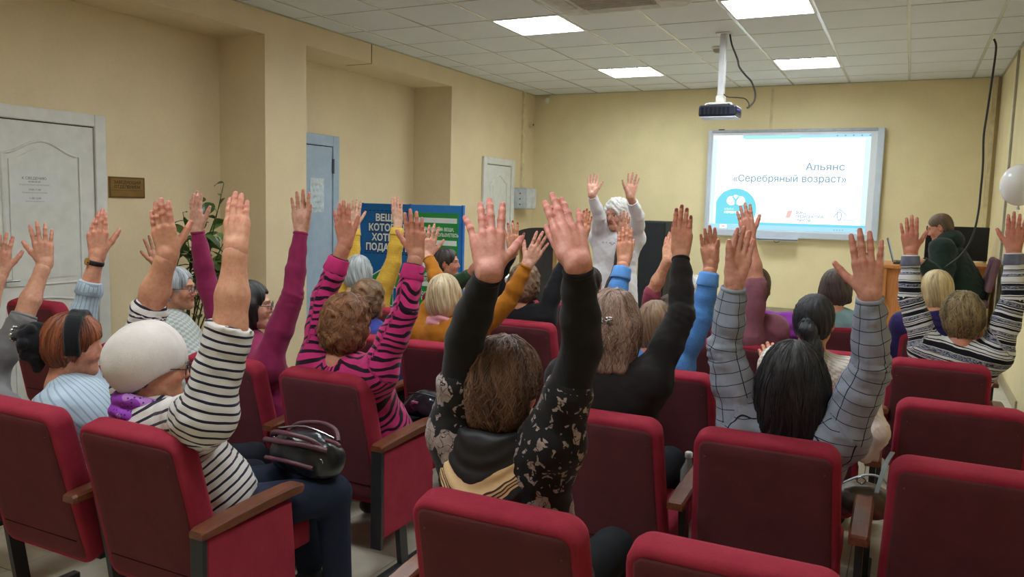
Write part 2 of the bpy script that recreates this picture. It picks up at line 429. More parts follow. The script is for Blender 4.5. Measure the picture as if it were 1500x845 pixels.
GROUP = None
def person(label, head, yaw, seat, garment, hair, L=None, R=None, hyaw=None, pitch=0, roll=0, hs=1.0, skin=(208, 152, 122), fat=1.0, armfat=1.0,
           res=1.0, trousers=(30, 32, 40), stand=False, look=None, face=False, lapR=True, lapL=True, nail=(205, 140, 125), sh=1.0, cuff=(1.0, 1.0), hl=.178, fold=.004, kneeyaw=None, coverneck=0.0, legs=True, under=None, bare=0.5, lean=0.0):
    """head: (px,py,Y) of the head's top; L/R: dict(e=,w=,t= pixels, th=+-1 thumb side seen from the camera, tw=, curl=, spread=, dy=)"""
    hyaw = yaw if hyaw is None else hyaw
    top = PY(*head); ya, hy, pt, rl = (math.radians(v) for v in (yaw, hyaw, pitch, roll))
    bf = A(math.sin(ya), math.cos(ya), 0); br = A(math.cos(ya), -math.sin(ya), 0)
    hf0 = A(math.sin(hy), math.cos(hy), 0); hr = A(math.cos(hy), -math.sin(hy), 0)
    hf = nrm(hf0*math.cos(pt)+A(0, 0, 1)*math.sin(pt)); hu = nrm(np.cross(hr, hf)); 
    hr2 = nrm(hr*math.cos(rl)-hu*math.sin(rl)); hu = nrm(np.cross(hr2, hf)); hr = hr2
    HC = top-A(0, 0, .118*hs)
    N = HC-A(0, 0, .165*hs)-bf*.03*hs-hf*.012
    if stand: HIP = A(seat[0], seat[1], seat[2])
    else: HIP = A(seat[0], seat[1]+.09, .50+(seat[2] if len(seat) > 2 else 0))
    base = (seat[0], seat[1]+(0 if stand else .09), (seat[2] if len(seat) > 2 else 0.0) if not stand else seat[3])
    su = nrm(N-HIP); sf = nrm(bf-su*(bf@su)); sr = np.cross(sf, su); TM = np.stack([sr, sf, su])
    Lsp = np.linalg.norm(N-HIP)
    root = empty('person', base, label, 'person', GROUP)
    shw = .165*sh*fat**.3
    arms = {}
    for side, spec in ((-1, L), (1, R)):
        raised = spec is not None
        Sh = N+br*side*shw-A(0, 0, .055 if not raised else .02)*1.0+sf*.005
        if raised:
            if 's' in spec: sw_ = spec.get('sw', .4); Sh = Sh*(1-sw_)+PY(*spec['s'], Sh[1]+spec.get('sdy', 0))*sw_
            l1, l2 = spec.get('l1', .275), spec.get('l2', .24); reach = (l1+l2)*spec.get('str', .985)
            ry = Sh[1]+spec.get('dy', .12); d = nrm(ray(*spec['w'])); oc = CAM-Sh; bq = oc@d; disc = bq*bq-(oc@oc-reach*reach)
            if disc > 0:
                q = math.sqrt(disc); c1, c2 = CAM+d*(-bq-q), CAM+d*(-bq+q); Wr = c1 if abs(c1[1]-ry) < abs(c2[1]-ry) else c2
                lim = spec.get('lim', .20)
                if abs(Wr[1]-Sh[1]) > lim: Wr = PY(*spec['w'], Sh[1]+math.copysign(lim, Wr[1]-Sh[1]))
            else: Wr = CAM-bq*d
            D_ = Wr-Sh; dist = np.linalg.norm(D_); k = max(1.0, dist/(.99*(l1+l2))); l1, l2 = l1*k, l2*k
            ca = (l1*l1+dist*dist-l2*l2)/(2*l1*dist); ca = min(1, max(-1, ca)); ax = D_/dist
            pole = PY(*spec['e'], Sh[1]+.5*(Wr[1]-Sh[1]))-Sh; pole = pole-ax*(pole@ax)+br*side*.01; pole = nrm(pole-ax*(pole@ax))
            E = Sh+ax*l1*ca+pole*l1*math.sqrt(1-ca*ca)
            T = ik(Wr, ray(*spec['t']), spec.get('hl', hl), Wr[1]+spec.get('dy3', .02)); u = nrm(T-Wr)
            if k > 1.06: print('STRETCH %.2f %s %s' % (k, label[:40], 'L' if side < 0 else 'R'))
            view = nrm(Wr-CAM); vr = nrm(np.cross(view, A(0, 0, 1)))
            x = vr*spec.get('th', -side); x = nrm(x-u*(x@u)); n = np.cross(x, u)*side
            # rotate about the hand's axis
            tw = math.radians(spec.get('tw', 0)); x, n = x*math.cos(tw)+n*math.sin(tw), n*math.cos(tw)-x*math.sin(tw)
            arms[side] = dict(S=Sh, E=E, W=Wr, u=u, x=x, n=n, L=spec.get('hl', hl), curl=spec.get('curl', 10), spread=spec.get('spread', 4), thumb=spec.get('thumb', 42), cuff=cuff[0 if side < 0 else 1], up=True)
        elif (lapL if side < 0 else lapR):
            E = Sh+A(0, 0, -.265)+br*side*.04+bf*.03; kn = HIP+bf*.30+br*side*.05+A(0, 0, .115)
            Wr = E+nrm(kn-E)*.235; u = nrm(bf*.9-br*side*.5-A(0, 0, .12)); x = nrm(-br*side*.9*1+bf*-.2); x = nrm(x-u*(x@u)); n = np.cross(x, u)*side
            if n[2] > 0: pass
            arms[side] = dict(S=Sh, E=E, W=Wr, u=u, x=x, n=n, L=hl, curl=22, spread=2, thumb=30, cuff=cuff[0 if side < 0 else 1], up=False)
    # ---- body: head and neck, forearms and hands, and the covered trunk
    parts = []; tints = []
    base_c = np.array(S(*skin)); lip = np.array(S(170, 84, 78)); red = np.array(S(208, 104, 92))
    hM = np.stack([hr, hf, hu]); H = lambda a, b, c: HC+(a*hr+b*hf+c*hu)*hs
    hh = (.0050 if face else .0062)*res
    Fh = Field(np.minimum(HC-.14*hs, N-.11), np.maximum(HC+.14*hs, N+.11), hh); g = lambda *r: tuple(v*hs for v in r)
    Fh.add(ell(H(0, -.008, .028), g(.073, .092, .082), hM), ell(H(0, .03, -.03), g(.058, .060, .078), hM), k=.03*hs)
    Fh.add(cone(H(-.042, .012, -.058), H(-.008, .068, -.090), .022*hs, .020*hs), cone(H(.042, .012, -.058), H(.008, .068, -.090), .022*hs, .020*hs), k=.025*hs)
    Fh.add(ell(H(-.036, .060, -.030), g(.025, .025, .025)), ell(H(.036, .060, -.030), g(.025, .025, .025)), k=.02*hs)
    if face:
        Fh.add(cone(H(-.040, .074, .024), H(-.014, .086, .022), .010*hs, .010*hs), cone(H(.040, .074, .024), H(.014, .086, .022), .010*hs, .010*hs), k=.01*hs)
        Fh.sub(ell(H(-.031, .098, .004), g(.018, .017, .011), hM), ell(H(.031, .098, .004), g(.018, .017, .011), hM), k=.01*hs)
        Fh.add(ell(H(-.031, .077, .003), g(.0125, .0125, .0125)), ell(H(.031, .077, .003), g(.0125, .0125, .0125)), k=.002)
        Fh.add(cone(H(0, .088, -.054), H(.016, .084, -.055), .0062*hs, .004*hs), cone(H(0, .088, -.054), H(-.016, .084, -.055), .0062*hs, .004*hs), cone(H(-.010, .085, -.064), H(.010, .085, -.064), .0068*hs, .0068*hs), k=.003)
    Fh.add(cone(H(0, .088, .010), H(0, .101, -.026), .008*hs, .0112*hs), ell(H(-.011, .091, -.031), g(.008, .009, .007), hM), ell(H(.011, .091, -.031), g(.008, .009, .007), hM), k=.008*hs)
    for e in (-1, 1):
        eM = np.stack([nrm(hr*e+hf*-.5), nrm(hf+hr*e*.5), hu])
        Fh.add(ell(H(.076*e, -.008, -.008), g(.010, .021, .032), eM), k=.005); Fh.sub(ell(H(.086*e, -.002, -.004), g(.006, .011, .018), eM), k=.004)
    Fh.add(cone(H(0, -.02, -.05), N+A(0, 0, -.0), .056*hs, .062*hs), cone(N, N-su*.07, .062*hs, .09*hs), k=.03*hs)
    P, Q = Fh.mesh(); loc = (P-HC)@hM.T/hs; c = np.tile(base_c, (len(P), 1))
    ear = (np.abs(loc[:, 0]) > .07)*1.0; ck = np.exp(-(((np.abs(loc[:, 0])-.04)/.02)**2+((loc[:, 2]+.03)/.02)**2))*(loc[:, 1] > .03)
    nz = np.exp(-((loc[:, 0]/.014)**2+((loc[:, 2]+.03)/.014)**2))*(loc[:, 1] > .09)
    f = np.clip(.4*ear+.45*ck+.4*nz, 0, .7)[:, None]; c = c*(1-f)+red*f
    if face:
        m = (np.abs(loc[:, 0]) < .021-.35*np.abs(loc[:, 2]+.059)) & (np.abs(loc[:, 2]+.0585) < .0115) & (loc[:, 1] > .072); c[m] = c[m]*.3+lip*.7
        m = (np.abs(loc[:, 2]+.059) < .0022) & (np.abs(loc[:, 0]) < .018) & (loc[:, 1] > .07); c[m] = np.array(S(92, 40, 40))
        for e in (-1, 1):
            q = loc-np.array([.031*e, .077, .003]); r = np.linalg.norm(q, axis=1); m = (r < .0142) & (q[:, 1] > .004) & (np.abs(q[:, 2]) < .0062); c[m] = np.array(S(216, 208, 200))
            m = m & (np.hypot(q[:, 0], q[:, 2]) < .0058); c[m] = np.array(S(48, 36, 30))
            m = (np.abs(q[:, 2]-.0068) < .0022) & (r < .0155) & (q[:, 1] > 0); c[m] = np.array(S(96, 62, 50))
            m = (np.abs(loc[:, 2]-.026+.10*np.abs(np.abs(loc[:, 0])-.028)) < .0042) & (np.abs(np.abs(loc[:, 0])-.030) < .018) & (loc[:, 1] > .06); c[m] = np.array(S(120, 92, 74) if hair.get('brow') is None else S(*hair['brow']))
    parts.append((P, Q)); tints.append(c)
    for side, a in arms.items():
        r = armfat; fa = a['W']+(a['E']-a['W'])*.12
        ffwd = a['E']*.62+a['W']*.38
        pre = [(a['W'], fa, .0205*r**1.2, .0225*r**1.1), (a['W']+a['x']*.008, fa+a['x']*.007, .0185*r**1.2, .0205*r**1.1), (a['W']-a['x']*.008, fa-a['x']*.007, .0185*r**1.2, .0205*r**1.1)]
        hz = .0034*res if a['up'] else .005*res
        F, info = hand_field(a['W'], a['u'], a['x'], a['n'], a['L'], hz, a['curl'], a['spread'], a['thumb'], armfat**.45, pre)
        P, Q = F.mesh(); c = np.tile(base_c, (len(P), 1)); s = info['s']; wt = np.zeros(len(P))
        for tp in info['tips']: wt = np.maximum(wt, .50*np.exp(-(np.linalg.norm(P-tp, axis=1)/(.016*s))**2))
        for kp in info['kn']: wt = np.maximum(wt, .38*np.exp(-(np.linalg.norm(P-kp+a['n']*.008, axis=1)/(.011*s))**2))
        c = c*(1-wt[:, None])+red*wt[:, None]
        for ch in info['chains']:
            for k_ in (1, 2):
                dj = nrm(ch[k_+1]-ch[k_-1])
                for of_ in ((-.0035, .0035) if k_ == 1 else (0,)):
                    al = (P-ch[k_])@dj-of_*s; cr = .30*np.exp(-(al/(.0020*s))**2)*(np.linalg.norm(P-ch[k_], axis=1) < .0145*s); c = c*(1-cr[:, None])+np.array(S(140, 70, 62))*cr[:, None]
        for np_, dn, dd in info['nails']:
            q = P-np_; al = q@dn; up_ = q@dd; la = np.linalg.norm(q-np.outer(al, dn)-np.outer(up_, dd), axis=1)
            m = (np.abs(al) < .0075*s) & (la < .0058*s) & (up_ > -.0035*s); c[m] = np.array(S(*nail))
        parts.append((P, Q)); tints.append(c)
        # forearm (and the arm inside the sleeve)
        F = Field(np.minimum(np.minimum(a['S'], a['E']), a['W'])-.1, np.maximum(np.maximum(a['S'], a['E']), a['W'])+.1, .0085*res)
        F.add(cone(a['S'], a['E'], .045*r, .036*r), cone(a['E'], ffwd, .039*r, .0375*r), cone(ffwd, fa, .0375*r, .0255*r**1.1), cone(fa, a['W']+(a['E']-a['W'])*.04, .0255*r**1.1, .0225*r**1.2, fb=True), k=.02)
        P, Q = F.mesh(); parts.append((P, Q)); tints.append(np.tile(base_c, (len(P), 1)))
    F = Field(np.minimum(N, HIP)-.25, np.maximum(N, HIP)+.25, .022); ct = HIP+su*Lsp
    F.add(ell(HIP+su*Lsp*.1, (.14*fat, .10*fat, .13), TM), ell(HIP+su*Lsp*.4, (.125*fat, .09*fat, .16), TM), ell(HIP+su*Lsp*.72, (.13*fat, .085*fat, .13), TM), k=.05)
    P, Q = F.mesh(); parts.append((P, Q)); tints.append(np.tile(base_c, (len(P), 1)))
    me = qmesh('body', parts, dict(tint=('FLOAT_COLOR', np.concatenate(tints))))
    ob('body', me, skin_mat(), root)
    # ---- garment
    gm, gname = garment[0], garment[1]; gp = dict(garment[2]) if len(garment) > 2 else {}
    lo = np.minimum(N, HIP)-.30; hi = np.maximum(N, HIP)+.30
    for a in arms.values():
        for q in ('S', 'E', 'W'): lo = np.minimum(lo, a[q]-.09); hi = np.maximum(hi, a[q]+.09)
    lo[2] = max(lo[2], HIP[2]-.16)
    def shell(lo, hi, gh, grow, cuffs, collar):
        F = Field(lo, hi, gh); lo_f = gp.get('loose', 1.0)
        F.add(ell(HIP+su*Lsp*.06+sf*.02, (.172*fat+grow, .135*fat+grow, .15), TM), ell(HIP+su*Lsp*.34+sf*.015, (.158*fat+grow, .128*fat+grow, .19), TM), ell(HIP+su*Lsp*.68+sf*.012, (.158*fat**.8*sh+grow, .112*fat+grow, .185), TM), k=.06)
        for side in (-1, 1):
            if side not in arms: Sh = N+br*side*shw-A(0, 0, .05)
            else: Sh = arms[side]['S']
            F.add(cone(N-su*.045, Sh, .058+grow, .062*fat**.5+grow), k=.06)
            F.add(cone(N-su*.16+br*side*.06, Sh-su*.02, .085+grow, .06+grow), k=.06)
        if collar: F.add(cone(N-su*.03, N+A(0, 0, collar)+hf*.004, .070*hs+grow, .066*hs+grow, fb=True), k=.02)
        for side, a in arms.items():
            r = (.053*armfat**.75+grow*.8)*lo_f; cf = cuffs[0 if side < 0 else 1]
            mid = a['S']*.45+a['E']*.55; th_ = grow*.7+.002
            fr_ = lambda t_: (np.interp(t_, [0, .38, .88, 1], [.039*armfat, .0375*armfat, .0255*armfat**1.1, .0225*armfat**1.2])+th_)*lo_f
            F.add(cone(a['S'], mid, r*1.06, r*.98), k=.035)
            if cf > 0.02:
                F.add(cone(mid, a['E'], r*.98, max(r*.86, fr_(0))), k=.02)
                ts = [0]+[v_ for v_ in (.38, .7) if v_ < cf-.05]+[cf]; pp_ = [a['E']+(a['W']-a['E'])*v_ for v_ in ts]
                for q_ in range(len(ts)-1): F.add(cone(pp_[q_], pp_[q_+1], max(fr_(ts[q_]), .0) , max(fr_(ts[q_+1]), gp.get('cuffr', 0)), fb=q_ == len(ts)-2), k=.012)
            else:
                F.add(cone(mid, a['S']+(a['E']-a['S'])*(1.0+cf), r*.98, r*.98, fb=True), k=.01)
        if stand or gp.get('hem'): F.add(cone(HIP+su*.1, HIP-A(0, 0, gp.get('hem', .12)), .17*fat+grow, .20*fat+grow, fb=True), k=.06)
        return F
    F = shell(lo, hi, .0095*res, .010, cuff, gp.get('collar', .012))
    X, Y, Z = F.coords()
    near = np.abs(F.F) < .05
    wr = fold*(wavg(X, Y, Z, 52, 11)+.7*wavg(X, Y, Z*1.7, 95, 5)); F.disp(np.where(near, wr, 0).astype(np.float32))
    for side, a in arms.items():       # creases gathered at the elbow and the armpit
        for cpt, rr, amp in ((a['E'], .09, fold*1.5), (a['S'], .10, fold*1.1)):
            sl, (x_, y_, z_) = F.blk(cpt-rr, cpt+rr); ax = nrm(a['E']-a['S'])
            t_ = (x_-cpt[0])*ax[0]+(y_-cpt[1])*ax[1]+(z_-cpt[2])*ax[2]; d_ = np.sqrt((x_-cpt[0])**2+(y_-cpt[1])**2+(z_-cpt[2])**2)
            F.F[sl] -= (amp*np.sin(t_*230+2.2*np.sin((x_+y_)*22+side))*np.clip(1-d_/rr, 0, 1)).astype(np.float32)
    P, Q = F.mesh()
    bones = [([HIP-su*.15, N], .16*fat, br, 0.0)]
    for side, a in arms.items(): bones.append(([a['S']+(a['E']-a['S'])*.12, a['E'], a['W']], .058*armfat, br, .03))
    pat = bones_pat(P, bones)
    ob(gname, qmesh(gname, [(P, Q)], dict(pat=('FLOAT_VECTOR', pat))), gm, root)
    for cc in gp.get('cuffs', []):   # ribbed or contrasting band at the wrist
        for side, a in arms.items():
            cf = cuff[0 if side < 0 else 1]; e = a['E']+(a['W']-a['E'])*cf; e0 = e+(a['E']-a['W'])*cc[1]/.235
            if cf <= .02: continue
            r2 = (np.interp(cf, [0, .38, .88, 1], [.039*armfat, .0375*armfat, .0255*armfat**1.1, .0225*armfat**1.2])+.0135)*gp.get('loose', 1.0)*cc[2]; b = MB(); ax = nrm(e-e0); q1 = nrm(np.cross(ax, br+.01)); q2 = np.cross(ax, q1); rg = []
            for t_, k_ in ((0, 1.14), (.12, 1.19), (.5, 1.09), (.92, 1.05), (1, 1.0), (1.0, .72)):
                rg.append([e0+(e-e0)*t_+r2*k_*(1+(.035*math.sin(j*2*math.pi/48*24) if k_ > .8 else 0))*(math.cos(j*2*math.pi/48)*q1+math.sin(j*2*math.pi/48)*q2) for j in range(48)])
            b.loft(rg, False); ob('cuff', b, cc[0], root)
    for m_, src_, cfs in ((gm, 'g', cuff), (under[0], 'u', (under[2],)*2) if under else (None, None, None)):
        if m_ is None: continue
        for side, a in arms.items():
            cf = cfs[0 if side < 0 else 1]
            if cf <= .02: continue
            rr_ = (np.interp(cf, [0, .38, .88, 1], [.039*armfat, .0375*armfat, .0255*armfat**1.1, .0225*armfat**1.2])+(.0068 if src_ == 'g' else .006))*(gp.get('loose', 1.0) if src_ == 'g' else 1)
            hb = MB().ring(a['E']+(a['W']-a['E'])*(cf-.012), a['W']-a['E'], rr_, (.0045, .0075), 36, 8); ho = ob('sleeve_hem', hb, m_, root)
            at_ = ho.data.attributes.new('pat', 'FLOAT_VECTOR', 'POINT'); at_.data.foreach_set('vector', np.tile([.2665, .02, .3], (len(ho.data.vertices), 1)).astype(np.float32).ravel())
    if under:                        # a garment below a sleeveless or short-sleeved one, seen on the arms
        F = Field(lo, hi, .0095*res)
        for side, a in arms.items():
            r = .051*armfat**.75+.005; cf = under[2]; fr_ = lambda t_: np.interp(t_, [0, .38, .88, 1], [.039*armfat, .0375*armfat, .0255*armfat**1.1, .0225*armfat**1.2])+.008
            F.add(cone(a['S'], a['E'], r, max(r*.86, fr_(0))), k=.02); ts = [0, .38, .7, cf]; pp_ = [a['E']+(a['W']-a['E'])*v_ for v_ in ts]
            for q_ in range(3): F.add(cone(pp_[q_], pp_[q_+1], fr_(ts[q_]), fr_(ts[q_+1]), fb=q_ == 2), k=.012)
        near = np.abs(F.F) < .04
        F.disp(np.where(near, .0015*(wavg(X, Y, Z, 60, 3)), 0).astype(np.float32))
        P, Q = F.mesh(); ob(under[1], qmesh(under[1], [(P, Q)], dict(pat=('FLOAT_VECTOR', bones_pat(P, bones[1:])))), under[0], root)
    # ---- legs
    if legs:
        ky = ya if kneeyaw is None else math.radians(kneeyaw); kf = A(math.sin(ky), math.cos(ky), 0); kr = A(math.cos(ky), -math.sin(ky), 0)
        tm = plain('trousers_%d_%d_%d' % trousers, S(*trousers), .8, .15, bump=.15, bscale=300)
        F = None; feet = []
        b0 = HIP-(np.array([.25, .25, .16]) if not stand else np.array([.3, .3, HIP[2]-base[2]])); b1 = HIP+(np.array([.25, .25, .1])) 
        if not stand: b0 = np.minimum(HIP-.2, HIP+kf*.5-.22); b1 = np.maximum(HIP+.2, HIP+kf*.5+.22); b0[2] = base[2]+.03; b1[2] = base[2]+.66
        F = Field(b0, b1, .014*max(res, 1)); F.add(ell(HIP-A(0, 0, .0), (.16*fat, .13*fat, .11), TM), k=.05)
        for side in (-1, 1):
            hj = HIP+kr*side*.085
            if stand: kn = hj-A(0, 0, (HIP[2]-base[2])*.47)+kf*.015; an = A(hj[0], hj[1], base[2]+.09)
            else: kn = hj+kf*.42+kr*side*.03+A(0, 0, -.005); an = kn+A(0, 0, -.38)+kf*.03; an[2] = base[2]+.10
            F.add(cone(hj, kn, .082*fat, .062*fat**.7), cone(kn, an, .060*fat**.6, .050, fb=True), k=.03); feet.append((an, side))
        P, Q = F.mesh(); ob('trousers', qmesh('trousers', [(P, Q)], {}), tm, root)
        for an, side in feet:
            F = Field(an-.3, an+.3, .011); fl = base[2]+.035
            F.add(cone(A(an[0], an[1], fl+.02)-kf*.03, A(an[0], an[1], fl+.004)+kf*.13, .04, .034), cone(A(an[0], an[1], fl+.02), an, .04, .042), k=.03)
            F.F = np.maximum(F.F, (base[2]+.004)-F.coords()[2])
            P, Q = F.mesh(); ob('shoe', qmesh('shoe', [(P, Q)], {}), plain('shoe_black', S(26, 24, 26), .45, .4), root)
    # ---- hair
    if hair.get('kind') != 'none': make_hair(root, hair, H, HC, hM, hs, res)
    return dict(root=root, HC=HC, H=H, hM=hM, hr=hr, hf=hf, hu=hu, hs=hs, N=N, HIP=HIP, br=br, bf=bf, su=su, sf=sf, sr=sr, arms=arms, TM=TM, Lsp=Lsp)

def make_hair(root, hair, H, HC, hM, hs, res):
    kind = hair['kind']; g = lambda *r: tuple(v*hs for v in r); vol = hair.get('vol', 1.0)
    h = .0056*res; ext = .20*hs*max(1, vol)
    drop = hair.get('drop', 0.0)
    F = Field(HC-A(ext, ext, ext+drop), HC+ext, h)
    v = .010*(vol-1)*10
    F.add(ell(H(0, -.012, .034), g(.083+v, .102+v, .092+v), hM), k=.02)
    if kind in ('short', 'curly', 'bob', 'long', 'tied'):
        F.add(ell(H(0, -.030, -.012), g(.081+v, .080+v, .085+v), hM), k=.03*hs)
    if kind == 'short': F.add(cone(H(-.03, -.062, -.05), H(.03, -.062, -.05), .034*hs, .034*hs), cone(H(-.022, -.060, -.085), H(.022, -.060, -.085), .022*hs, .022*hs), k=.03*hs)
    if kind == 'curly': F.add(ell(H(0, -.035, -.04), g(.088+v, .085+v, .080+v), hM), k=.03*hs)
    if kind == 'bob':
        F.add(ell(H(0, -.025, -.045), g(.094+v, .090+v, .085+v), hM), k=.03*hs)
        for e in (-1, 1): F.add(cone(H(.072*e, .018, .02), H(.080*e, .012, -.075), .026*hs, .022*hs), k=.025*hs)
    if kind == 'long':
        ln = hair.get('len', .25)
        F.add(ell(H(0, -.03, -.05), g(.096+v, .088+v, .10+v), hM), k=.03*hs)
        for e in (-1, 0, 1): F.add(cone(H(.045*e, -.055, -.02), HC+hM[0]*.062*e*hs-hM[1]*(.085+.01*(e == 0))*hs-A(0, 0, ln), .050*hs, .034*hs), k=.04*hs)
        for e in (-1, 1): F.add(cone(H(.074*e, .0, .01), HC+hM[0]*.085*e*hs-hM[1]*.035*hs-A(0, 0, ln*.8), .034*hs, .020*hs), k=.03*hs)
    if kind == 'crop': F.add(ell(H(0, -.034, -.01), g(.077, .070, .075), hM), k=.02*hs)
    # keep the face (and neck below the hair) clear
    F.sub(ell(H(0, .095, -.045), g(.066, .080, .108 if hair.get('fringe') is None else .085), hM), k=.012)
    if kind in ('short', 'crop'):
        for e in (-1, 1): F.sub(ell(H(.088*e, .012, -.03), g(.030, .040, .040), hM), k=.01)
    if kind != 'long': F.sub(ell(H(0, .06, -.17), g(.12, .12, .10), hM), k=.02)
    X, Y, Z = F.coords(); q = [hM[i, 0]*(X-HC[0])+hM[i, 1]*(Y-HC[1])+hM[i, 2]*(Z-HC[2]) for i in range(3)]
    pr = hair.get('part', (0.0, -.035)); swirl = hair.get('swirl', 3.0)
    ax_, ay_ = q[0]-pr[0]*hs, q[1]-pr[1]*hs; rad = np.sqrt(ax_**2+ay_**2)+1e-5
    phi = np.arctan2(ax_, -ay_)+swirl*np.sin(q[2]*14+2*np.sin(ax_*9))*.08
    amp = hair.get('amp', .0035)*np.clip(rad/.045, 0, 1); near = np.abs(F.F) < .05
    n1 = hair.get('n', 11)
    if kind == 'curly' or hair.get('curl'):
        cs = hair.get('curl', 1.0); d = .0065*cs*wavg(X, Y, Z, 120/cs**.5, 21)+.004*wavg(X, Y, Z, 230, 8)
    else:
        d = amp*(.6*np.sin(phi*n1+1.5*np.sin(q[2]*20))+.4*np.sin(phi*n1*2.3+q[2]*9)+.3*np.sin(phi*n1*4.1))+hair.get('wave', 0)*wavg(X, Y, Z, 75, 4)
    F.disp(np.where(near, d, 0).astype(np.float32))
    P, Q = F.mesh(); loc = (P-HC)@hM.T
    ax_, ay_ = loc[:, 0]-pr[0]*hs, loc[:, 1]-pr[1]*hs; ph = np.arctan2(ax_, -ay_)+swirl*np.sin(loc[:, 2]*14+2*np.sin(ax_*9))*.08
    if kind == 'curly' or hair.get('curl'): ph = ph+1.2*wav(P, 60, 2)
    pat = np.stack([ph*.085, loc[:, 2]-np.hypot(ax_, ay_)*.9, np.hypot(ax_, ay_)], 1)
    hm = hair_mat(hair['mat'][0], S(*hair['mat'][1]), S(*hair['mat'][2]))
    hobj = ob('hair', qmesh('hair', [(P, Q)], dict(pat=('FLOAT_VECTOR', pat))), hm, root)
    # loose strands lying on the surface, crown to tips
    ns = hair.get('strands', 0)
    if ns and len(P):
        from mathutils.bvhtree import BVHTree
        bv = BVHTree.FromPolygons([tuple(v_) for v_ in P], [tuple(map(int, f_)) for f_ in Q]); b = MB(); r = random.Random(5)
        crown = HC+hM[0]*pr[0]*hs+hM[1]*pr[1]*hs+hM[2]*.12*hs
        for i in range(ns):
            a0 = r.uniform(-math.pi, math.pi)*.86; s0 = r.uniform(.0, .9); ln = r.uniform(.05, .12)*hs; pts = []
            el = math.radians(85-150*s0); tw = r.uniform(-.3, .3)
            for j in range(6):
                a = a0+tw*j*.12+ (.10*math.sin(j*1.7+i) if hair.get('wave') or hair.get('curl') else 0); e_ = el-j*ln/.10/5
                if e_ < math.radians(-62): break
                d = hM[0]*math.sin(a)*math.cos(e_)-hM[1]*math.cos(a)*math.cos(e_)+hM[2]*math.sin(e_)
                hit = bv.ray_cast(Vector(HC+d*.4), Vector(-d))
                if hit[0] is None: break
                pts.append(np.array(hit[0])+d*(.0006+.0012*r.random()))
            if len(pts) >= 4: b.tube(pts, [.0022*hs*(1-.75*abs(k/(len(pts)-1)-.35)) for k in range(len(pts))], 4, False)
        if b.f: 
            so = ob('strands', b, None, root, fix=False); n_ = len(so.data.vertices); at_ = so.data.attributes.new('pat', 'FLOAT_VECTOR', 'POINT')
            co = np.zeros(n_*3, np.float32); so.data.vertices.foreach_get('co', co); co = co.reshape(-1, 3)+np.array(PBASE[so.name])-HC; l_ = co@hM.T
            at_.data.foreach_set('vector', np.stack([np.arctan2(l_[:, 0], -l_[:, 1])*.085+np.repeat(rng.random(n_//4+1), 4)[:n_]*.03, l_[:, 2], l_[:, 1]], 1).astype(np.float32).ravel())
            so.data.materials.append(hm)
# ------------------------------------------------------------------ room shell
XL, XR, XN, ZC, ZS = -.29, 5.07, -.78, 3.03, 2.85     # left front plane, right wall, niche plane, ceiling, niche soffit
YB = -11.2
def wall_mat(name, col, v=.05):
    if name in MATS: return MATS[name]
    t = NT(name); c = t.coord(); f = t.noise(c, 3, 3); g = t.noise(c, 45, 3, .7)
    dk = tuple(q*(1-v) for q in col[:3])+(1,); lt = tuple(min(1, q*(1+v)) for q in col[:3])+(1,)
    t.base(t.ramp(t.math('ADD', t.math('MULTIPLY', f, .6), t.math('MULTIPLY', g, .4)), [(.35, dk), (.65, lt)])); t.bump(t.noise(c, 160, 3), .12, .003)
    MATS[name] = t.fin(.75, .2); return MATS[name]
CREAM = wall_mat('cream_paint', S(220, 202, 166)); CREAM2 = wall_mat('cream_paint_front', S(228, 214, 172))
WHITEP = plain('white_plastic', S(222, 222, 216), .5, .3, var=.03)
DOORW = plain('door_white', S(212, 212, 206), .5, .3, var=.03, bump=.05)
DARKLINE = plain('dark_joint', S(70, 60, 50), .9, .1)
TILE = plain('floor_tile', S(203, 196, 178), .28, .45, var=.06, scale=6); STAGE_T = plain('stage_tile', S(205, 202, 186), .3, .45, var=.05, scale=6)
GROUT = plain('grout', S(140, 132, 118), .9, .1)
def struct(name, mb, m, parent=None, **k): return ob(name, mb, m, parent, kind='structure' if parent is None else None, **k)
floor = struct('floor', MB().box((-.9, YB, -.1), (XR, 0, -.008)), GROUT)
tile_src = None
T = .45
for i in range(12):
    for j in range(19):
        x0 = -.78+i*T; y0 = -3.42-(j+1)*T
        x1 = min(x0+T, XR)
        if x1-x0 < .1 or y0 < YB: continue
        if tile_src is None or x1-x0 < T-.01:
            t_ = ob('floor_tile', MB().box((.002, .002, -.012), (x1-x0-.002, T-.002, 0), .0015), TILE, floor, base=(0, 0, 0)); t_.location = (x0, y0, 0)
            if x1-x0 > T-.01: tile_src = t_
        else: inst(tile_src, (x0, y0, 0), floor)
# two low levels of the stage
ST1, ST2, SY1, SY2 = .23, .37, -3.40, -2.25
stage = struct('trim_stage', MB().box((XL, SY1, -.008), (XR, SY2, ST1-.012)).box((XL, SY2, -.008), (XR, 0, ST2-.012)), plain('stage_riser', S(150, 140, 120), .6, .2))
stage['label'] = 'two low tiled stage levels along the front wall'
src2 = {}
for lev, (ya, yb, z) in enumerate(((SY1, SY2, ST1), (SY2, 0, ST2))):
    n = max(1, round((yb-ya)/T)); d = (yb-ya)/n
    for i in range(12):
        w_ = (XR-XL)/12
        for j in range(n):
            if lev not in src2: src2[lev] = ob('stage_tile', MB().box((.002, .002, -.012), (w_-.002, d-.002, 0), .0015), STAGE_T, stage, base=(0, 0, 0)); src2[lev].location = (XL+i*w_, ya+j*d, z)
            else: inst(src2[lev], (XL+i*w_, ya+j*d, z), stage)
struct('wall_front', MB().box((-.9, 0, 0), (XR+.3, .15, 3.2)), CREAM2)
struct('wall_right', MB().box((XR, YB, 0), (XR+.15, 0, 3.2)), CREAM2)
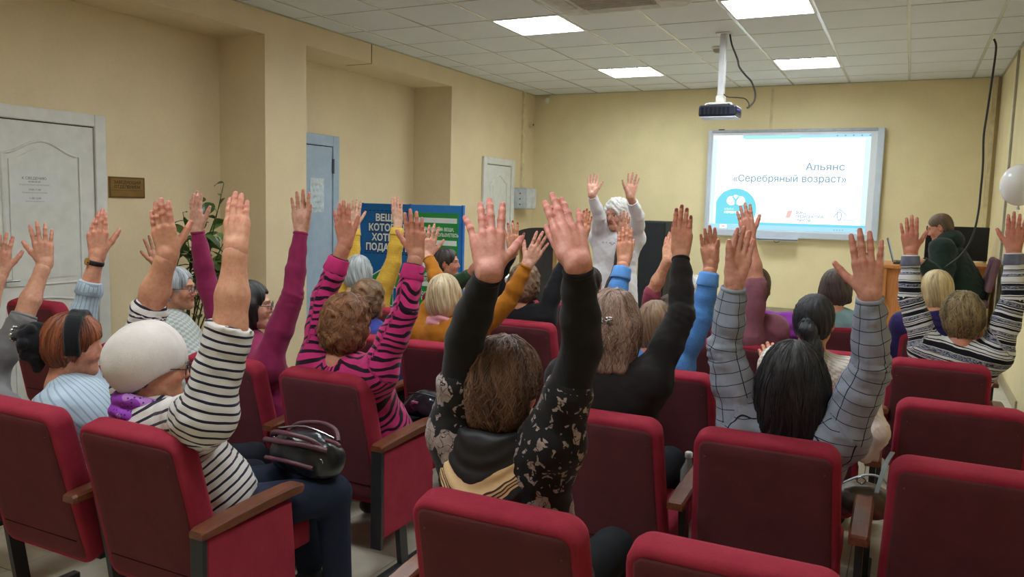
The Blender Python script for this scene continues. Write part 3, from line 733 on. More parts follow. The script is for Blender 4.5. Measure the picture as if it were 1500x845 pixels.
struct('wall_rear', MB().box((-.9, YB-.15, 0), (XR+.15, YB, 3.2)), CREAM)
wl = MB().box((XN-.15, YB, 0), (XN, 0, 3.2)); wl.box((XN, -5.02, 0), (XL, -4.54, ZS)); wl.box((XN, -2.17, 0), (XL, 0, ZS)); wl.box((XN, YB, ZS), (XL, 0, 3.2))
struct('wall_left', wl, CREAM)
BASEB = plain('baseboard_tile', S(168, 156, 128), .45, .35)
struct('baseboard_front', MB().box((XL, -.015, ST2), (XR, 0, ST2+.07), .003), BASEB)
struct('baseboard_right', MB().box((XR-.015, -3.4, ST1), (XR, SY2, ST1+.075), .003).box((XR-.015, SY2, ST2), (XR, 0, ST2+.075), .003).box((XR-.015, YB, 0), (XR, SY1, .075), .003), BASEB)
struct('baseboard_left', MB().box((XN, -6.0, 0), (XN+.015, -5.02, .075), .003).box((XL, -5.02, 0), (XL+.015, -4.54, .075), .003).box((XL, SY1, ST1), (XL+.015, -2.17, ST1+.07), .003), BASEB)
# crack where the beam boards meet, cable trunkings
struct('trim_beam_joint', MB().box((XL-.001, -3.642, ZS), (XL+.0025, -3.634, ZC)).box((XN+.2, -3.642, ZS-.0025), (XL, -3.634, ZS+.001)), DARKLINE)
struct('trim_trunking_left', MB().box((XL, -.40, 1.80), (XL+.03, -.34, ZC), .003), plain('trunk_cream', S(214, 200, 160), .5, .3))
struct('trim_trunking_board', MB().box((2.755, -.014, 2.54), (2.785, 0, ZC), .003), plain('trunk_cream', S(214, 200, 160), .5, .3))
struct('trim_trunking_right', MB().box((XR-.02, -1.54, ST2+.07), (XR, -1.51, ZC), .003), plain('trunk_grey', S(170, 165, 150), .5, .3))
struct('trim_corner_pipe', MB().box((XR-.075, -.05, ST2), (XR-.035, 0, ZC), .004), plain('trunk_cream', S(214, 200, 160), .5, .3))

# ------------------------------------------------------------------ suspended ceiling: tiles, bars, troffers
CT = wall_mat('ceiling_tile', S(216, 220, 222), .03)
ceil = struct('ceiling', MB().box((XN, YB, ZC+.03), (XR+.1, 0, 3.2)), plain('slab', S(150, 150, 146), .9, .1))
cols = [XL]+[k*.6 for k in range(0, 9)]+[XR]; rows = [0]+[-(.498+.6*j) for j in range(0, 18)]+[YB]
FIX = [(2, 2), (5, 2), (2, 6), (5, 6), (2, 10), (5, 10), (2, 14), (5, 14)]
FIX_ON = {(2, 2), (5, 2), (2, 6), (5, 6), (2, 10), (5, 10), (2, 14), (5, 14)}
CASS = (2.38, -4.65, .95)
tsrc = {}
BARM = plain('ceiling_bar', S(214, 216, 214), .25, .5, metal=.3, var=.02)
for i in range(len(cols)-1):
    for j in range(len(rows)-1):
        if (i-1, j) in FIX: continue
        x0, x1, y1, y0 = cols[i], cols[i+1], rows[j], rows[j+1]; dx, dy = x1-x0, y1-y0
        if dx < .02 or dy < .02: continue
        key = (round(dx, 3), round(dy, 3)); z = ZC+.0022+random.uniform(0, .0012)
        if key not in tsrc:
            o = ob('ceiling_tile', MB().box((.004, .003, 0), (dx-.004, dy-.003, .016), .002), CT, ceil, base=(0, 0, 0)); o.location = (x0, y0, z); tsrc[key] = o
        else: inst(tsrc[key], (x0, y0, z), ceil)
bsrc = {}
for i, x in enumerate(cols[1:-1]):
    wd = .012
    if 'm' not in bsrc: bsrc['m'] = ob('ceiling_bar', MB().box((-wd, YB, ZC), (wd, -.002, ZC+.003), 0), BARM, ceil, base=(0, 0, 0)); bsrc['m'].location = (x, 0, 0)
    else: inst(bsrc['m'], (x, 0, 0), ceil)
for j, y in enumerate(rows[1:-1]):
    if 'c' not in bsrc: bsrc['c'] = ob('ceiling_bar', MB().box((XL, -.0045, ZC+.0005), (XR, .0045, ZC+.003), 0), plain('ceiling_cross_bar', S(176, 174, 166), .4, .3), ceil, base=(0, 0, 0)); bsrc['c'].location = (0, y, 0)
    else: inst(bsrc['c'], (0, y, 0), ceil)
struct('trim_ceiling', MB().box((XL, -.02, ZC-.004), (XR, 0, ZC+.006)).box((XL, YB, ZC-.004), (XL+.02, 0, ZC+.006)).box((XR-.02, YB, ZC-.004), (XR, 0, ZC+.006)), plain('ceiling_angle', S(176, 172, 158), .5, .3))
where = {(2, 2): 'lit square ceiling troffer nearest the front wall, left of the projector', (5, 2): 'lit square ceiling troffer directly above the whiteboard', (2, 6): 'lit ceiling troffer near the left wall, beside the air conditioner',
         (5, 6): 'lit ceiling troffer cut by the top of the photo, in front of the projector pole'}
GLOW = glow('tube_glow', (.92, .99, 1, 1), PANEL_STRENGTH)
for (k, j) in FIX:
    x0, y0 = k*.6, rows[j+1]; base = (x0+.3, y0+.3, ZC)
    e = empty('ceiling_light', base, where.get((k, j), 'lit square ceiling troffer above the %s seats of the %s rows' % ('left' if k == 2 else 'right', 'middle' if j == 10 else 'nearest')), 'light', 'square ceiling lights')
    fr = MB()
    for a, b in (((.004, .004), (.596, .022)), ((.004, .578), (.596, .596)), ((.004, .022), (.022, .578)), ((.578, .022), (.596, .578))): fr.box((x0+a[0], y0+a[1], ZC-.003), (x0+b[0], y0+b[1], ZC+.03))
    ob('frame', fr, WHITEP, e)
    ob('diffuser', MB().box((x0+.02, y0+.02, ZC+.016), (x0+.58, y0+.58, ZC+.022)), GLOW, e)
    for q in range(1, 4):
        ob('louvre', MB().box((x0+.02+.14*q-.004, y0+.022, ZC+.001), (x0+.02+.14*q+.004, y0+.578, ZC+.013)), plain('louvre', S(235, 240, 240), .2, .6, metal=.5), e)
    for q in range(1, 5): ob('louvre', MB().box((x0+.022, y0+.112*q-.002+.02, ZC+.003), (x0+.578, y0+.112*q+.022, ZC+.013)), plain('louvre', S(235, 240, 240), .2, .6, metal=.5), e)
# air-conditioning cassette
cx, cy, cs = CASS; e = empty('air_conditioner', (cx, cy, ZC), 'white ceiling air conditioner cassette with a ribbed grille, cut by the top of the photo', 'air conditioner')
b = MB(); rings = [[(cx+u*k, cy-cs/2+v*k+cs/2*(1-k), z) for u, v in rrect(cs, cs, .06)] for k, z in ((1, ZC-.004), (1, ZC-.028), (.96, ZC-.042))]; b.loft(rings, True, False); ob('panel', b, plain('ac_white', S(196, 192, 186), .45, .3), e)
ob('grille', MB().box((cx-.27, cy-.27, ZC-.050), (cx+.27, cy+.27, ZC-.040), .004), plain('ac_grille', S(150, 146, 142), .6, .2), e)
for q in range(15): ob('slat', MB().box((cx-.25, cy-.25+q*.0345, ZC-.060), (cx+.25, cy-.25+q*.0345+.012, ZC-.049), .002), plain('ac_slat', S(186, 180, 176), .5, .3), e)
for sx, sy in ((0, 1), (0, -1), (1, 0), (-1, 0)): ob('louvre', MB().box((cx+sx*.36-(.26 if sy else .05), cy+sy*.36-(.26 if sx else .05), ZC-.048), (cx+sx*.36+(.26 if sy else .05), cy+sy*.36+(.26 if sx else .05), ZC-.040), .003), plain('ac_slat', S(186, 180, 176), .5, .3), e)
# smoke detector
p = A(2.655, -2.47, ZC); e = empty('smoke_detector', p, 'small round beige smoke detector on the ceiling behind the projector pole', 'smoke detector')
ob('base', MB().cyl(p, p-A(0, 0, .018), .052, .05, 20), WHITEP, e); ob('dome', MB().tube([p-A(0, 0, .018), p-A(0, 0, .035), p-A(0, 0, .05)], [.042, .038, .02], 20), plain('detector_grey', S(170, 160, 148), .5, .3), e)

# ------------------------------------------------------------------ doors
def frX(u, v, d): return (d, u, v)
def arch(y0, y1, z0, z1, rise):
    pts = [(y1, z0), (y1, z1)]
    for i in range(1, 16):
        t = i/16; yy = y1+(y0-y1)*t; pts.append((yy, z1+rise*(.5-.5*math.cos(2*math.pi*t))))
    pts += [(y0, z1), (y0, z0)]; return pts
def white_door(name, x, y0, y1, z0, z1, label):
    d = empty(name, (x, (y0+y1)/2, z0), label, 'door', kind='structure')
    fr = MB().box((x, y0, z0), (x+.035, y0+.085, z1), .008).box((x, y1-.085, z0), (x+.035, y1, z1), .008).box((x, y0+.085, z1-.085), (x+.035, y1-.085, z1), .008)
    ob('door_frame', fr, DOORW, d); a, b = y0+.09, y1-.09
    ob('door_leaf', MB().box((x, a, z0+.01), (x+.018, b, z1-.092), .003), DOORW, d)
    ob('door_gap', MB().box((x, y0+.08, z0), (x+.010, y1-.08, z1-.08)), DARKLINE, d)
    for zz0, zz1, rs in ((z0+.98, z1-.30, .09), (z0+.16, z0+.86, .03)):
        o = [(x+.019, yy, zz) for yy, zz in arch(a+.11, b-.11, zz0, zz1, rs)]
        ob('panel_moulding', MB().tube(o+[o[0]], .009, 8), DOORW, d)
        ob('door_panel', MB().poly(arch(a+.15, b-.15, zz0+.04, zz1-.035, rs*.9), x+.018, x+.024, frX), DOORW, d)
    ob('handle', MB().tube([(x+.018, a+.06, z0+1.02), (x+.06, a+.06, z0+1.02), (x+.062, a+.17, z0+1.02)], .008), plain('steel', S(180, 180, 182), .3, .5, 1.0), d)
    return d
white_door('door_1', XN, -7.0, -6.08, 0, 2.12, 'white door with arched panels and a taped notice, far left')
white_door('door_3', XL, -1.45, -.62, .37-.14, 2.14, 'white door with an arched panel near the front left corner')
x = XN; d = empty('door_2', (x, -3.98, 0), 'pale blue metal door with a paper in a sleeve, left niche', 'door', kind='structure')
BLUE = plain('blue_metal', S(158, 176, 196), .45, .35, var=.03); y0, y1, z1 = -4.48, -3.55, 2.19
ob('door_frame', MB().box((x, y0, 0), (x+.05, y0+.09, z1), .004).box((x, y1-.09, 0), (x+.05, y1, z1), .004).box((x, y0+.09, z1-.10), (x+.05, y1-.09, z1), .004), BLUE, d)
ob('door_leaf', MB().box((x, y0+.095, .01), (x+.04, y1-.095, z1-.108), .003), BLUE, d); ob('door_gap', MB().box((x, y0+.08, 0), (x+.02, y1-.08, z1-.09)), DARKLINE, d)
for zz in (1.90, .4): ob('hinge', MB().cyl((x+.05, y1-.092, zz-.07), (x+.05, y1-.092, zz+.07), .012, n=10), plain('hinge_grey', S(84, 86, 90), .4, .5, .8), d)
PAPER = plain('paper', S(214, 214, 212), .7, .2, var=.02); INK = plain('ink', S(70, 70, 76), .8, .1); INKL = plain('ink_light', S(140, 140, 146), .8, .1)
MX = lambda x, y, z: Matrix(((0, 0, 1, x), (1, 0, 0, y), (0, 1, 0, z), (0, 0, 0, 1)))      # text facing +X
MY = lambda x, y, z: Matrix(((1, 0, 0, x), (0, 0, -1, y), (0, 1, 0, z), (0, 0, 0, 1)))     # text facing -Y
# notice on door 1
e = empty('paper_notice', (XN+.026, -6.60, 1.5), 'white landscape paper notice with three typed entries taped on the far left door', 'notice')
ob('sheet', MB().box((XN+.025, -6.76, 1.50), (XN+.027, -6.44, 1.705)), PAPER, e)
for s_, zz, sz, m in (('К СВЕДЕНИЮ', 1.660, .024, INK), ('09.00-09.30', 1.640, .017, INK), ('Открытие зала и регистрация', 1.622, .014, INKL), ('10.00-11.00', 1.590, .017, INK), ('Занятия для участников', 1.572, .014, INKL), ('11.00-12.00', 1.535, .017, INK), ('Ответы на вопросы', 1.517, .013, INKL)):
    text(s_, sz, m, e, MX(XN+.0272, -6.60, zz), base=PBASE[e.name], ext=.0002, align='CENTER')
e = empty('paper_sleeve', (XN+.045, -3.84, 1.5), 'paper in a clear plastic sleeve taped on the pale blue metal door', 'notice')
p0, p1 = PX(455, 262, XN+.04), PX(473, 309, XN+.04)
ob('sheet', MB().box((XN+.041, p0[1], p1[2]), (XN+.043, p1[1], p0[2])), plain('paper_grey', S(196, 202, 206), .5, .3, var=.05, scale=20), e)
ob('sleeve', MB().box((XN+.043, p0[1]-.01, p1[2]-.01), (XN+.0445, p1[1]+.01, p0[2]+.01)), plain('sleeve_film', S(190, 200, 206), .15, .6, var=.1, scale=25), e)
for q in range(5): text(('ПЛАН', '№ 12', 'зал', '2 этаж', 'выход')[q], .035, INKL, e, MX(XN+.0448, p0[1]+.02, p0[2]-.06-.055*q), base=PBASE[e.name], ext=.0002)
e = empty('door_plaque', (XN, -5.9, 1.63), 'small dark brass plaque with two engraved lines, right of the far left door', 'plaque')
ob('plate', MB().box((XN, -6.05, 1.555), (XN+.012, -5.755, 1.705), .003), plain('brass', S(128, 98, 48), .38, .5, .5, var=.06), e)
ob('rim', MB().ring((XN+.012, -5.9025, 1.63), (1, 0, 0), .001, .001), plain('brass_dark', S(78, 56, 30), .5, .4), e)
fr = MB()
for a, b in (((-6.045, 1.56), (-5.76, 1.566)), ((-6.045, 1.694), (-5.76, 1.70)), ((-6.045, 1.56), (-6.039, 1.70)), ((-5.766, 1.56), (-5.76, 1.70)), ((-6.03, 1.607), (-5.775, 1.610))): fr.box((XN+.011, a[0], a[1]), (XN+.014, b[0], b[1]))
ob('border', fr, plain('brass_dark', S(78, 56, 30), .5, .4), e)
for s_, zz in (('ЗАВЕДУЮЩИЙ', 1.655), ('ОТДЕЛЕНИЕМ', 1.624)): text(s_, .030, plain('engraving', S(52, 38, 24), .6, .2), e, MX(XN+.0122, -5.9025, zz), base=PBASE[e.name], ext=.0008, align='CENTER', bold=.0006)
# electrical box on the left wall near the corner
e = empty('electrical_box', (XL, -.42, 1.65), 'grey metal electrical box on the left wall beside the white corner door', 'electrical box')
GB = plain('box_grey', S(176, 180, 182), .45, .4, var=.03)
ob('body', MB().box((XL, -.60, 1.52), (XL+.19, -.30, 1.79), .004), GB, e); ob('door', MB().box((XL+.19, -.59, 1.53), (XL+.198, -.31, 1.78), .002), plain('box_grey2', S(192, 196, 198), .4, .4), e)
ob('front_face', MB().box((XL+.012, -.608, 1.535), (XL+.178, -.60, 1.775), .002), plain('box_grey2', S(192, 196, 198), .4, .4), e)
for q in range(3): ob('lock', MB().cyl((XL+.11, -.608, 1.58+.07*q), (XL+.11, -.616, 1.58+.07*q), .010, n=10), plain('lock_dark', S(90, 92, 96), .4, .5), e)
e = empty('wall_switch', (XL, -.15, 2.66), 'small white junction box high in the front left corner', 'junction box')
ob('body', MB().box((XL+.0, -.20, 2.60), (XL+.05, -.10, 2.70), .006), plain('trunk_cream', S(214, 200, 160), .5, .3), e); ob('knob', MB().cyl((XL+.05, -.15, 2.63), (XL+.056, -.15, 2.63), .012, n=10), DARKLINE, e)
e = empty('wall_speaker', (-.10, 0, 2.97), 'tiny white sensor tucked under the ceiling in the front left corner', 'sensor')
ob('bracket', MB().box((-.12, -.03, 2.975), (-.08, 0, 3.0), .003), WHITEP, e); ob('housing', MB().sphere((-.10, -.05, 2.95), (.035, .03, .04), 12, 8), WHITEP, e)

# ------------------------------------------------------------------ whiteboard with the projected slide
bx0, bx1, bz0, bz1, by = 2.065, 4.0, 1.27, 2.525, -.06
e = empty('whiteboard', ((bx0+bx1)/2, 0, bz0), 'wide wall whiteboard showing a bright projected title slide', 'whiteboard')
GREYF = plain('board_frame', S(196, 206, 220), .4, .4, var=.02)
ob('backing', MB().box((bx0+.01, by+.005, bz0+.01), (bx1-.01, -.002, bz1-.01)), GREYF, e)
fw = .055
ob('frame_side', MB().box((bx0, by-.02, bz0), (bx0+fw*.8, by+.02, bz1), .01), GREYF, e); ob('frame_side', MB().box((bx1-fw*1.3, by-.02, bz0), (bx1, by+.02, bz1), .01), GREYF, e)
ob('frame_top', MB().box((bx0+fw*.8, by-.016, bz1-.035), (bx1-fw*1.3, by+.02, bz1), .008), plain('board_frame_top', S(160, 166, 178), .4, .4), e); ob('frame_bottom', MB().box((bx0+fw*.8, by-.018, bz0), (bx1-fw*1.3, by+.02, bz0+.075), .008), GREYF, e)
sx0, sx1, sz0, sz1 = bx0+.06, bx1-.135, bz0+.085, bz1-.065
SLW = glow('slide_white', (1, 1, .97, 1), 1.25*SCREEN); CY = glow('slide_cyan', S(120, 214, 232), 1.0*SCREEN); BLUEB = glow('slide_blue', S(168, 218, 244), 1.0*SCREEN); TXT = glow('slide_text', S(122, 164, 190), .9*SCREEN); TXTL = glow('slide_text_pale', S(160, 190, 206), 1.0*SCREEN); EDGE = glow('slide_edge', S(214, 240, 248), 1.05*SCREEN); PINK = glow('slide_pink', S(236, 190, 186), 1.0*SCREEN); TEAL = glow('slide_tab', S(170, 230, 226), 1.0*SCREEN)
y = by
scr = ob('screen', MB().box((bx0+fw*.8, y-.004, bz0+.07), (bx1-fw*1.3, y+.004, bz1-.03)), plain('board_white', S(226, 232, 238), .35, .4, var=.01), e)
def slab(x0, x1, z0, z1, m, lay, name='slide_patch'): return ob(name, MB().box((x0, y-.0046-.0004*lay, z0), (x1, y-.004, z1)), m, scr)
slab(sx0, sx1, sz0, sz1, EDGE, 0, 'slide'); slab(sx0+.05, sx1-.06, sz0+.06, sz1-.05, SLW, 1, 'slide')
slab(sx0+.35, sx1, sz1-.032, sz1, BLUEB, 2); slab(sx0+.37, sx1-.75, sz1-.045, sz1-.01, TEAL, 3); slab(sx0, sx0+.33, sz1-.04, sz1, SLW, 2)
slab(sx0, sx1, sz0, sz0+.055, BLUEB, 2, 'taskbar'); slab(sx0+.13, sx0+.21, sz0+.006, sz0+.05, SLW, 3); slab(sx0+.155, sx0+.185, sz0+.016, sz0+.042, PINK, 4)
slab(sx0+.44, sx1, sz0+.055, sz0+.085, CY, 2)
cxx, czz, rr = sx0+.30, sz0+.235, .245
pts = [(sx0+.07, sz0+.055)]+[(cxx+rr*math.cos(a), czz+rr*math.sin(a)) for a in np.linspace(math.radians(-46), math.radians(160), 40)]
pts = [(max(u, sx0+.07), max(v, sz0+.055)) for u, v in pts]
ob('slide_disc', MB().poly(pts[::-1], y-.0060, y-.004), CY, scr)
arc = [(cxx+.025+(rr+.012)*math.cos(a), czz+.005+(rr+.016)*math.sin(a)) for a in np.linspace(-.5, 2.55, 40)]
ob('slide_arc', MB().tube([(u, y-.0062, v) for u, v in arc], .0022, 5), TXTL, scr)
for du, dv, r_ in ((-.05, .10, .055), (.055, .10, .055), (0, .13, .04)):
    ob('slide_emblem', MB().cyl((cxx+du, y-.0066, czz+dv), (cxx+du, y-.004, czz+dv), r_, n=24), SLW, scr)
ob('slide_emblem', MB().poly([(cxx-.012, czz+.03), (cxx+.012, czz+.03), (cxx+.012, czz+.10), (cxx+.045, czz+.145), (cxx+.03, czz+.155), (cxx, czz+.12), (cxx-.03, czz+.155), (cxx-.045, czz+.145), (cxx-.012, czz+.10)], y-.0072, y-.004), CY, scr)
TB = (0, 0, 0)
def stext(s_, sz, m, x_, z_, al='CENTER', bold=0.0, sx=1.0): return text(s_, sz, m, scr, MY(x_, y-.0062, z_), base=PBASE[scr.name], ext=.0006, align=al, bold=bold, sx=sx)
stext('Альянс', .112, TXT, sx0+1.28, sz0+.70, bold=.001, sx=1.08); stext('«Серебряный возраст»', .112, TXT, sx0+.885, sz0+.565, bold=.001, sx=1.0)
stext('АЛЬЯНС', .028, SLW, cxx-.13, czz-.01, 'LEFT'); stext('СЕРЕБРЯНЫЙ', .034, SLW, cxx-.13, czz-.05, 'LEFT', .0012)
ob('slide_emblem', MB().poly([(sx0+.88, sz0+.15), (sx0+.93, sz0+.15), (sx0+.955, sz0+.235), (sx0+.905, sz0+.235)], y-.006, y-.004), PINK, scr)
for q, s_ in enumerate(('ФОНД', 'ПРЕЗИДЕНТСКИХ', 'ГРАНТОВ')): stext(s_, .040, TXT, sx0+.99, sz0+.20-.045*q, 'LEFT', .001, .9)
sw = [(sx0+1.40+.10*t+.05*math.sin(t*5), sz0+.17+.055*math.sin(t*7.5)+.03*t) for t in np.linspace(0, 1.3, 40)]
ob('slide_emblem', MB().tube([(u, y-.0062, v) for u, v in sw], .0045, 5), TXTL, scr)
stext('серебряный', .028, TXTL, sx0+1.46, sz0+.135, 'LEFT', .0006); stext('возраст', .028, TXTL, sx0+1.42, sz0+.105, 'LEFT', .0006)
stext('Альянс «Серебряный возраст»', .018, TXT, sx0+.06, sz1-.030, 'LEFT'); stext('мой проект / презентация', .018, TXTL, sx0+.32, sz1-.085, 'LEFT')
for q in range(5): slab(sx1-.36+q*.085, sx1-.345+q*.085, sz1-.024, sz1-.010, TXT, 4)
for q in range(4): slab(sx1-.33+q*.03, sx1-.315+q*.03, sz0+.018, sz0+.034, TXTL, 4)
stext('10:42', .022, TXT, sx1-.10, sz0+.02, 'LEFT')
ob('pen_tray', MB().box((2.67, by-.09, bz0-.035), (3.17, by-.005, bz0-.012), .006).box((2.67, by-.09, bz0-.035), (3.17, by-.082, bz0+.005), .003), GREYF, e)
ob('tray_cable', MB().tube([(2.90, by-.05, bz0-.035), (2.91, by-.05, bz0-.052), (2.94, by-.05, bz0-.055), (2.965, by-.05, bz0-.036)], .004, 6), DARKLINE, e)
ob('clip', MB().box((2.18, by-.01, bz1), (2.25, by+.01, bz1+.012), .003), DARKLINE, e)

# ------------------------------------------------------------------ projector on its pole
pb = A(2.84, -3.02, ZC); pz = PD(1062, 163, np.dot(CR[2], pb-CAM))[2]
e = empty('projector', pb, 'dark ceiling projector hanging on a white pole in front of the whiteboard', 'projector')
px_, py_ = pb[0]-.015, pb[1]
ob('ceiling_plate', MB().box((px_-.06, py_-.06, ZC-.006), (px_+.06, py_+.06, ZC), .003), WHITEP, e)
ob('pole', MB().box((px_-.027, py_-.027, pz+.07), (px_+.027, py_+.027, ZC-.006), .008), plain('pole_white', S(206, 206, 210), .4, .4, var=.03), e)
ob('pole_joint', MB().box((px_-.036, py_-.036, pz+.075), (px_+.036, py_+.036, pz+.135), .008).box((px_-.09, py_-.07, pz+.058), (px_+.09, py_+.07, pz+.072), .004), WHITEP, e)
for sx in (-1, 1):
    for sy in (-1, 1): ob('mount_arm', MB().tube([(px_+sx*.02, py_+sy*.02, pz+.075), (px_+sx*.10, py_+sy*.08, pz+.062), (px_+sx*.11, py_+sy*.085, pz+.045)], .008, 6), WHITEP, e)
NAVY = plain('projector_black', S(34, 36, 52), .4, .4, var=.04)
ob('casing', MB().box((px_-.155, py_-.12, pz-.045), (px_+.155, py_+.12, pz+.048), .018), NAVY, e)
ob('underside', MB().box((px_-.145, py_-.11, pz-.056), (px_+.15, py_+.11, pz-.043), .006), plain('projector_light', S(206, 212, 232), .4, .4), e)
for q in range(7): ob('vent', MB().box((px_-.13+q*.035, py_-.123, pz-.03), (px_-.108+q*.035, py_-.119, pz+.03), .001), plain('vent_black', S(20, 22, 34), .6, .2), e)
ob('lens', MB().cyl((px_+.05, py_+.12, pz), (px_+.05, py_+.145, pz), .035, .032, 20), plain('lens_dark', S(30, 30, 60), .1, .8), e)
for q in range(3): ob('socket', MB().cyl((px_+.155, py_-.06+q*.04, pz+.005), (px_+.168, py_-.06+q*.04, pz+.005), .011, n=10), plain('socket_blue', S(90, 90, 160), .4, .4), e)
CABLE = plain('cable_black', S(34, 32, 34), .45, .4, var=.02)
dep = np.dot(CR[2], pb-CAM)
def curve_pts(P, n=6):
    P = [np.array(p, float) for p in P]; out = []
    for i in range(len(P)-1):
        p0, p1, p2, p3 = P[max(i-1, 0)], P[i], P[i+1], P[min(i+2, len(P)-1)]
        for k in range(n):
            t = k/n; out.append(.5*((2*p1)+(-p0+p2)*t+(2*p0-5*p1+4*p2-p3)*t*t+(-p0+3*p1-3*p2+p3)*t**3))
    return out+[P[-1]]
pc = [PD(*q, dep) for q in ((1069, 48), (1072, 65), (1080, 86), (1083, 98), (1092, 110), (1101, 120), (1106, 135), (1105, 147), (1098, 156), (1094, 158))]
ob('power_cable', MB().tube(curve_pts(pc), .0075, 8), CABLE, e)
pc = [PD(*q, dep) for q in ((1060, 138), (1066, 142), (1082, 143), (1092, 145), (1097, 152), (1096, 158))]
ob('signal_cable', MB().tube(curve_pts(pc), .0045, 6), CABLE, e)
# long black cable from the ceiling to the desk
pc = [PY(*q, -2.1) for q in ((1456, 57), (1459, 66), (1458, 82), (1454, 110), (1446, 165), (1441, 200), (1440, 240), (1437, 275), (1433, 312))]+[PY(*q, yy) for q, yy in (((1425, 345), -2.12), ((1410, 371), -2.14), ((1385, 391), -2.13), ((1366, 398), -2.1))]
pc[0][2] = ZC
ob('hanging_cable', MB().tube(curve_pts(pc), .0085, 8), CABLE, None, base=tuple(pc[0]), label='long black cable hanging from the ceiling down to the desk', cat='cable')

# ------------------------------------------------------------------ stage furniture
x0, x1, yy, zt = 1.45, 1.77, -.75, 1.425
e = empty('loudspeaker', (1.61, -.55, ST2), 'tall black loudspeaker cabinet standing against the front wall', 'loudspeaker')
BLK = plain('speaker_black', S(44, 46, 50), .8, .15, var=.05, bump=.2, bscale=250)
ob('cabinet', MB().box((x0, yy+.02, ST2), (x1, -.35, zt), .015), plain('cabinet_black', S(36, 37, 40), .6, .25), e)
ob('grille', MB().box((x0+.01, yy, ST2+.02), (x1-.01, yy+.022, zt-.012), .01), BLK, e)
ob('base_strip', MB().box((x0+.005, yy+.005, ST2), (x1-.005, yy+.03, ST2+.018), .003), plain('strip_grey', S(120, 122, 124), .5, .3), e)
# lectern
lx, ly = .585, -1.6; e = empty('lectern', (lx, ly, ST2), 'dark lectern with an arched top and a single column, left of the presenter', 'lectern')
LD = plain('lectern_dark', S(58, 54, 54), .45, .35, var=.06); LW = plain('lectern_wood', S(168, 128, 82), .5, .3, var=.08)
pr = [(-.32, 1.09)]+[(.32, 1.09), (.32, 1.235)]+[(.32*math.cos(a), 1.235+.09*math.sin(a)) for a in np.linspace(.25, math.pi-.25, 15)]+[(-.32, 1.235)]
ob('head_panel', MB().poly([(lx+u, v) for u, v in pr], ly-.02, ly+.02), LD, e)
ob('column', MB().box((lx-.14, ly, ST2+.04), (lx+.14, ly+.05, 1.10), .006), LD, e)
ob('edge_strip', MB().box((lx+.145, ly-.005, ST2+.04), (lx+.175, ly+.05, 1.09), .004).box((lx-.175, ly-.005, ST2+.04), (lx-.145, ly+.05, 1.09), .004), LW, e)
ob('desk_top', MB().box((-.30+lx, ly+.02, 1.06), (.30+lx, ly+.42, 1.085), .006, Matrix.Translation((0, 0, 0))), LW, e)
ob('side_panel', MB().box((lx-.30, ly+.05, ST2+.04), (lx-.28, ly+.40, 1.06), .003), LW, e); ob('side_panel', MB().box((lx+.28, ly+.05, ST2+.04), (lx+.30, ly+.40, 1.06), .003), LW, e)
ob('plinth', MB().box((lx-.34, ly-.12, ST2), (lx+.34, ly+.44, ST2+.05), .006), LW, e)
# desk on the stage
dx0, dx1, dy0, dy1, dz = 4.13, 4.54, -1.95, -1.25, 1.125
e = empty('desk', ((dx0+dx1)/2, (dy0+dy1)/2, ST2), 'orange-brown wooden desk on the stage under the laptop', 'desk')
def wood(name, a, b_, scale=(1.5, 14, 14), rough=.4):
    if name in MATS: return MATS[name]
    t = NT(name); v = t.mapv(t.coord(), scale); n = t.noise(v, 3, 4, .6, 1.2); t.base(t.ramp(n, [(.3, a), (.5, tuple((p_+q_)/2 for p_, q_ in zip(a, b_))), (.72, b_)])); t.bump(n, .1, .002); MATS[name] = t.fin(rough, .4); return MATS[name]
DW = wood('desk_wood', S(176, 108, 58), S(206, 140, 82), (14, 14, 1.5))
ob('desktop', MB().box((dx0-.02, dy0-.02, dz-.028), (dx1+.02, dy1, dz), .003), DW, e)
ob('front_panel', MB().box((dx0+.02, dy0+.04, ST2+.02), (dx1, dy0+.06, dz-.028), .002), DW, e)
ob('side_panel', MB().box((dx0, dy0, ST2), (dx0+.025, dy1, dz-.028), .002), DW, e); ob('side_panel', MB().box((dx1-.03, dy0, ST2), (dx1-.005, dy1, dz-.028), .002), DW, e)
# laptop
lb = A(4.22, -1.62, dz); e = empty('laptop', lb, 'open dark laptop on the stage desk, screen turned to the seated man', 'laptop')
LG = plain('laptop_dark', S(52, 56, 60), .4, .4, var=.04)
ob('base', MB().box((4.20, -1.76, dz+.001), (4.44, -1.44, dz+.018), .004), LG, e)
Ml = Matrix.Translation((4.20, -1.60, dz+.018)) @ Matrix.Rotation(math.radians(-16), 4, 'Y')
ob('lid', MB().box((-.008, -.16, 0), (.0, .16, .225), .003, Ml), plain('laptop_lid', S(86, 100, 98), .45, .35), e)
ob('display', MB().box((.0002, -.145, .015), (.002, .145, .21), 0, Ml), glow('laptop_display', S(150, 170, 190), .6), e)
ob('keyboard', MB().box((4.22, -1.74, dz+.018), (4.34, -1.46, dz+.021), .001), plain('keys_black', S(22, 22, 24), .5, .3), e)
b = MB(); p = A(4.10, -1.80, dz); e = empty('white_bottle', p, 'small white bottle with a pump standing beside the laptop', 'bottle')
ob('body', MB().tube([p, p+A(0, 0, .10), p+A(0, 0, .125), p+A(0, 0, .14)], [.024, .024, .016, .009], 14), plain('bottle_white', S(230, 232, 236), .35, .4), e)
ob('pump', MB().tube([p+A(0, 0, .14), p+A(0, 0, .165), p+A(0, 0, .17), p+A(.03, 0, .168)], [.006, .006, .006, .004], 8), plain('bottle_white', S(230, 232, 236), .35, .4), e)
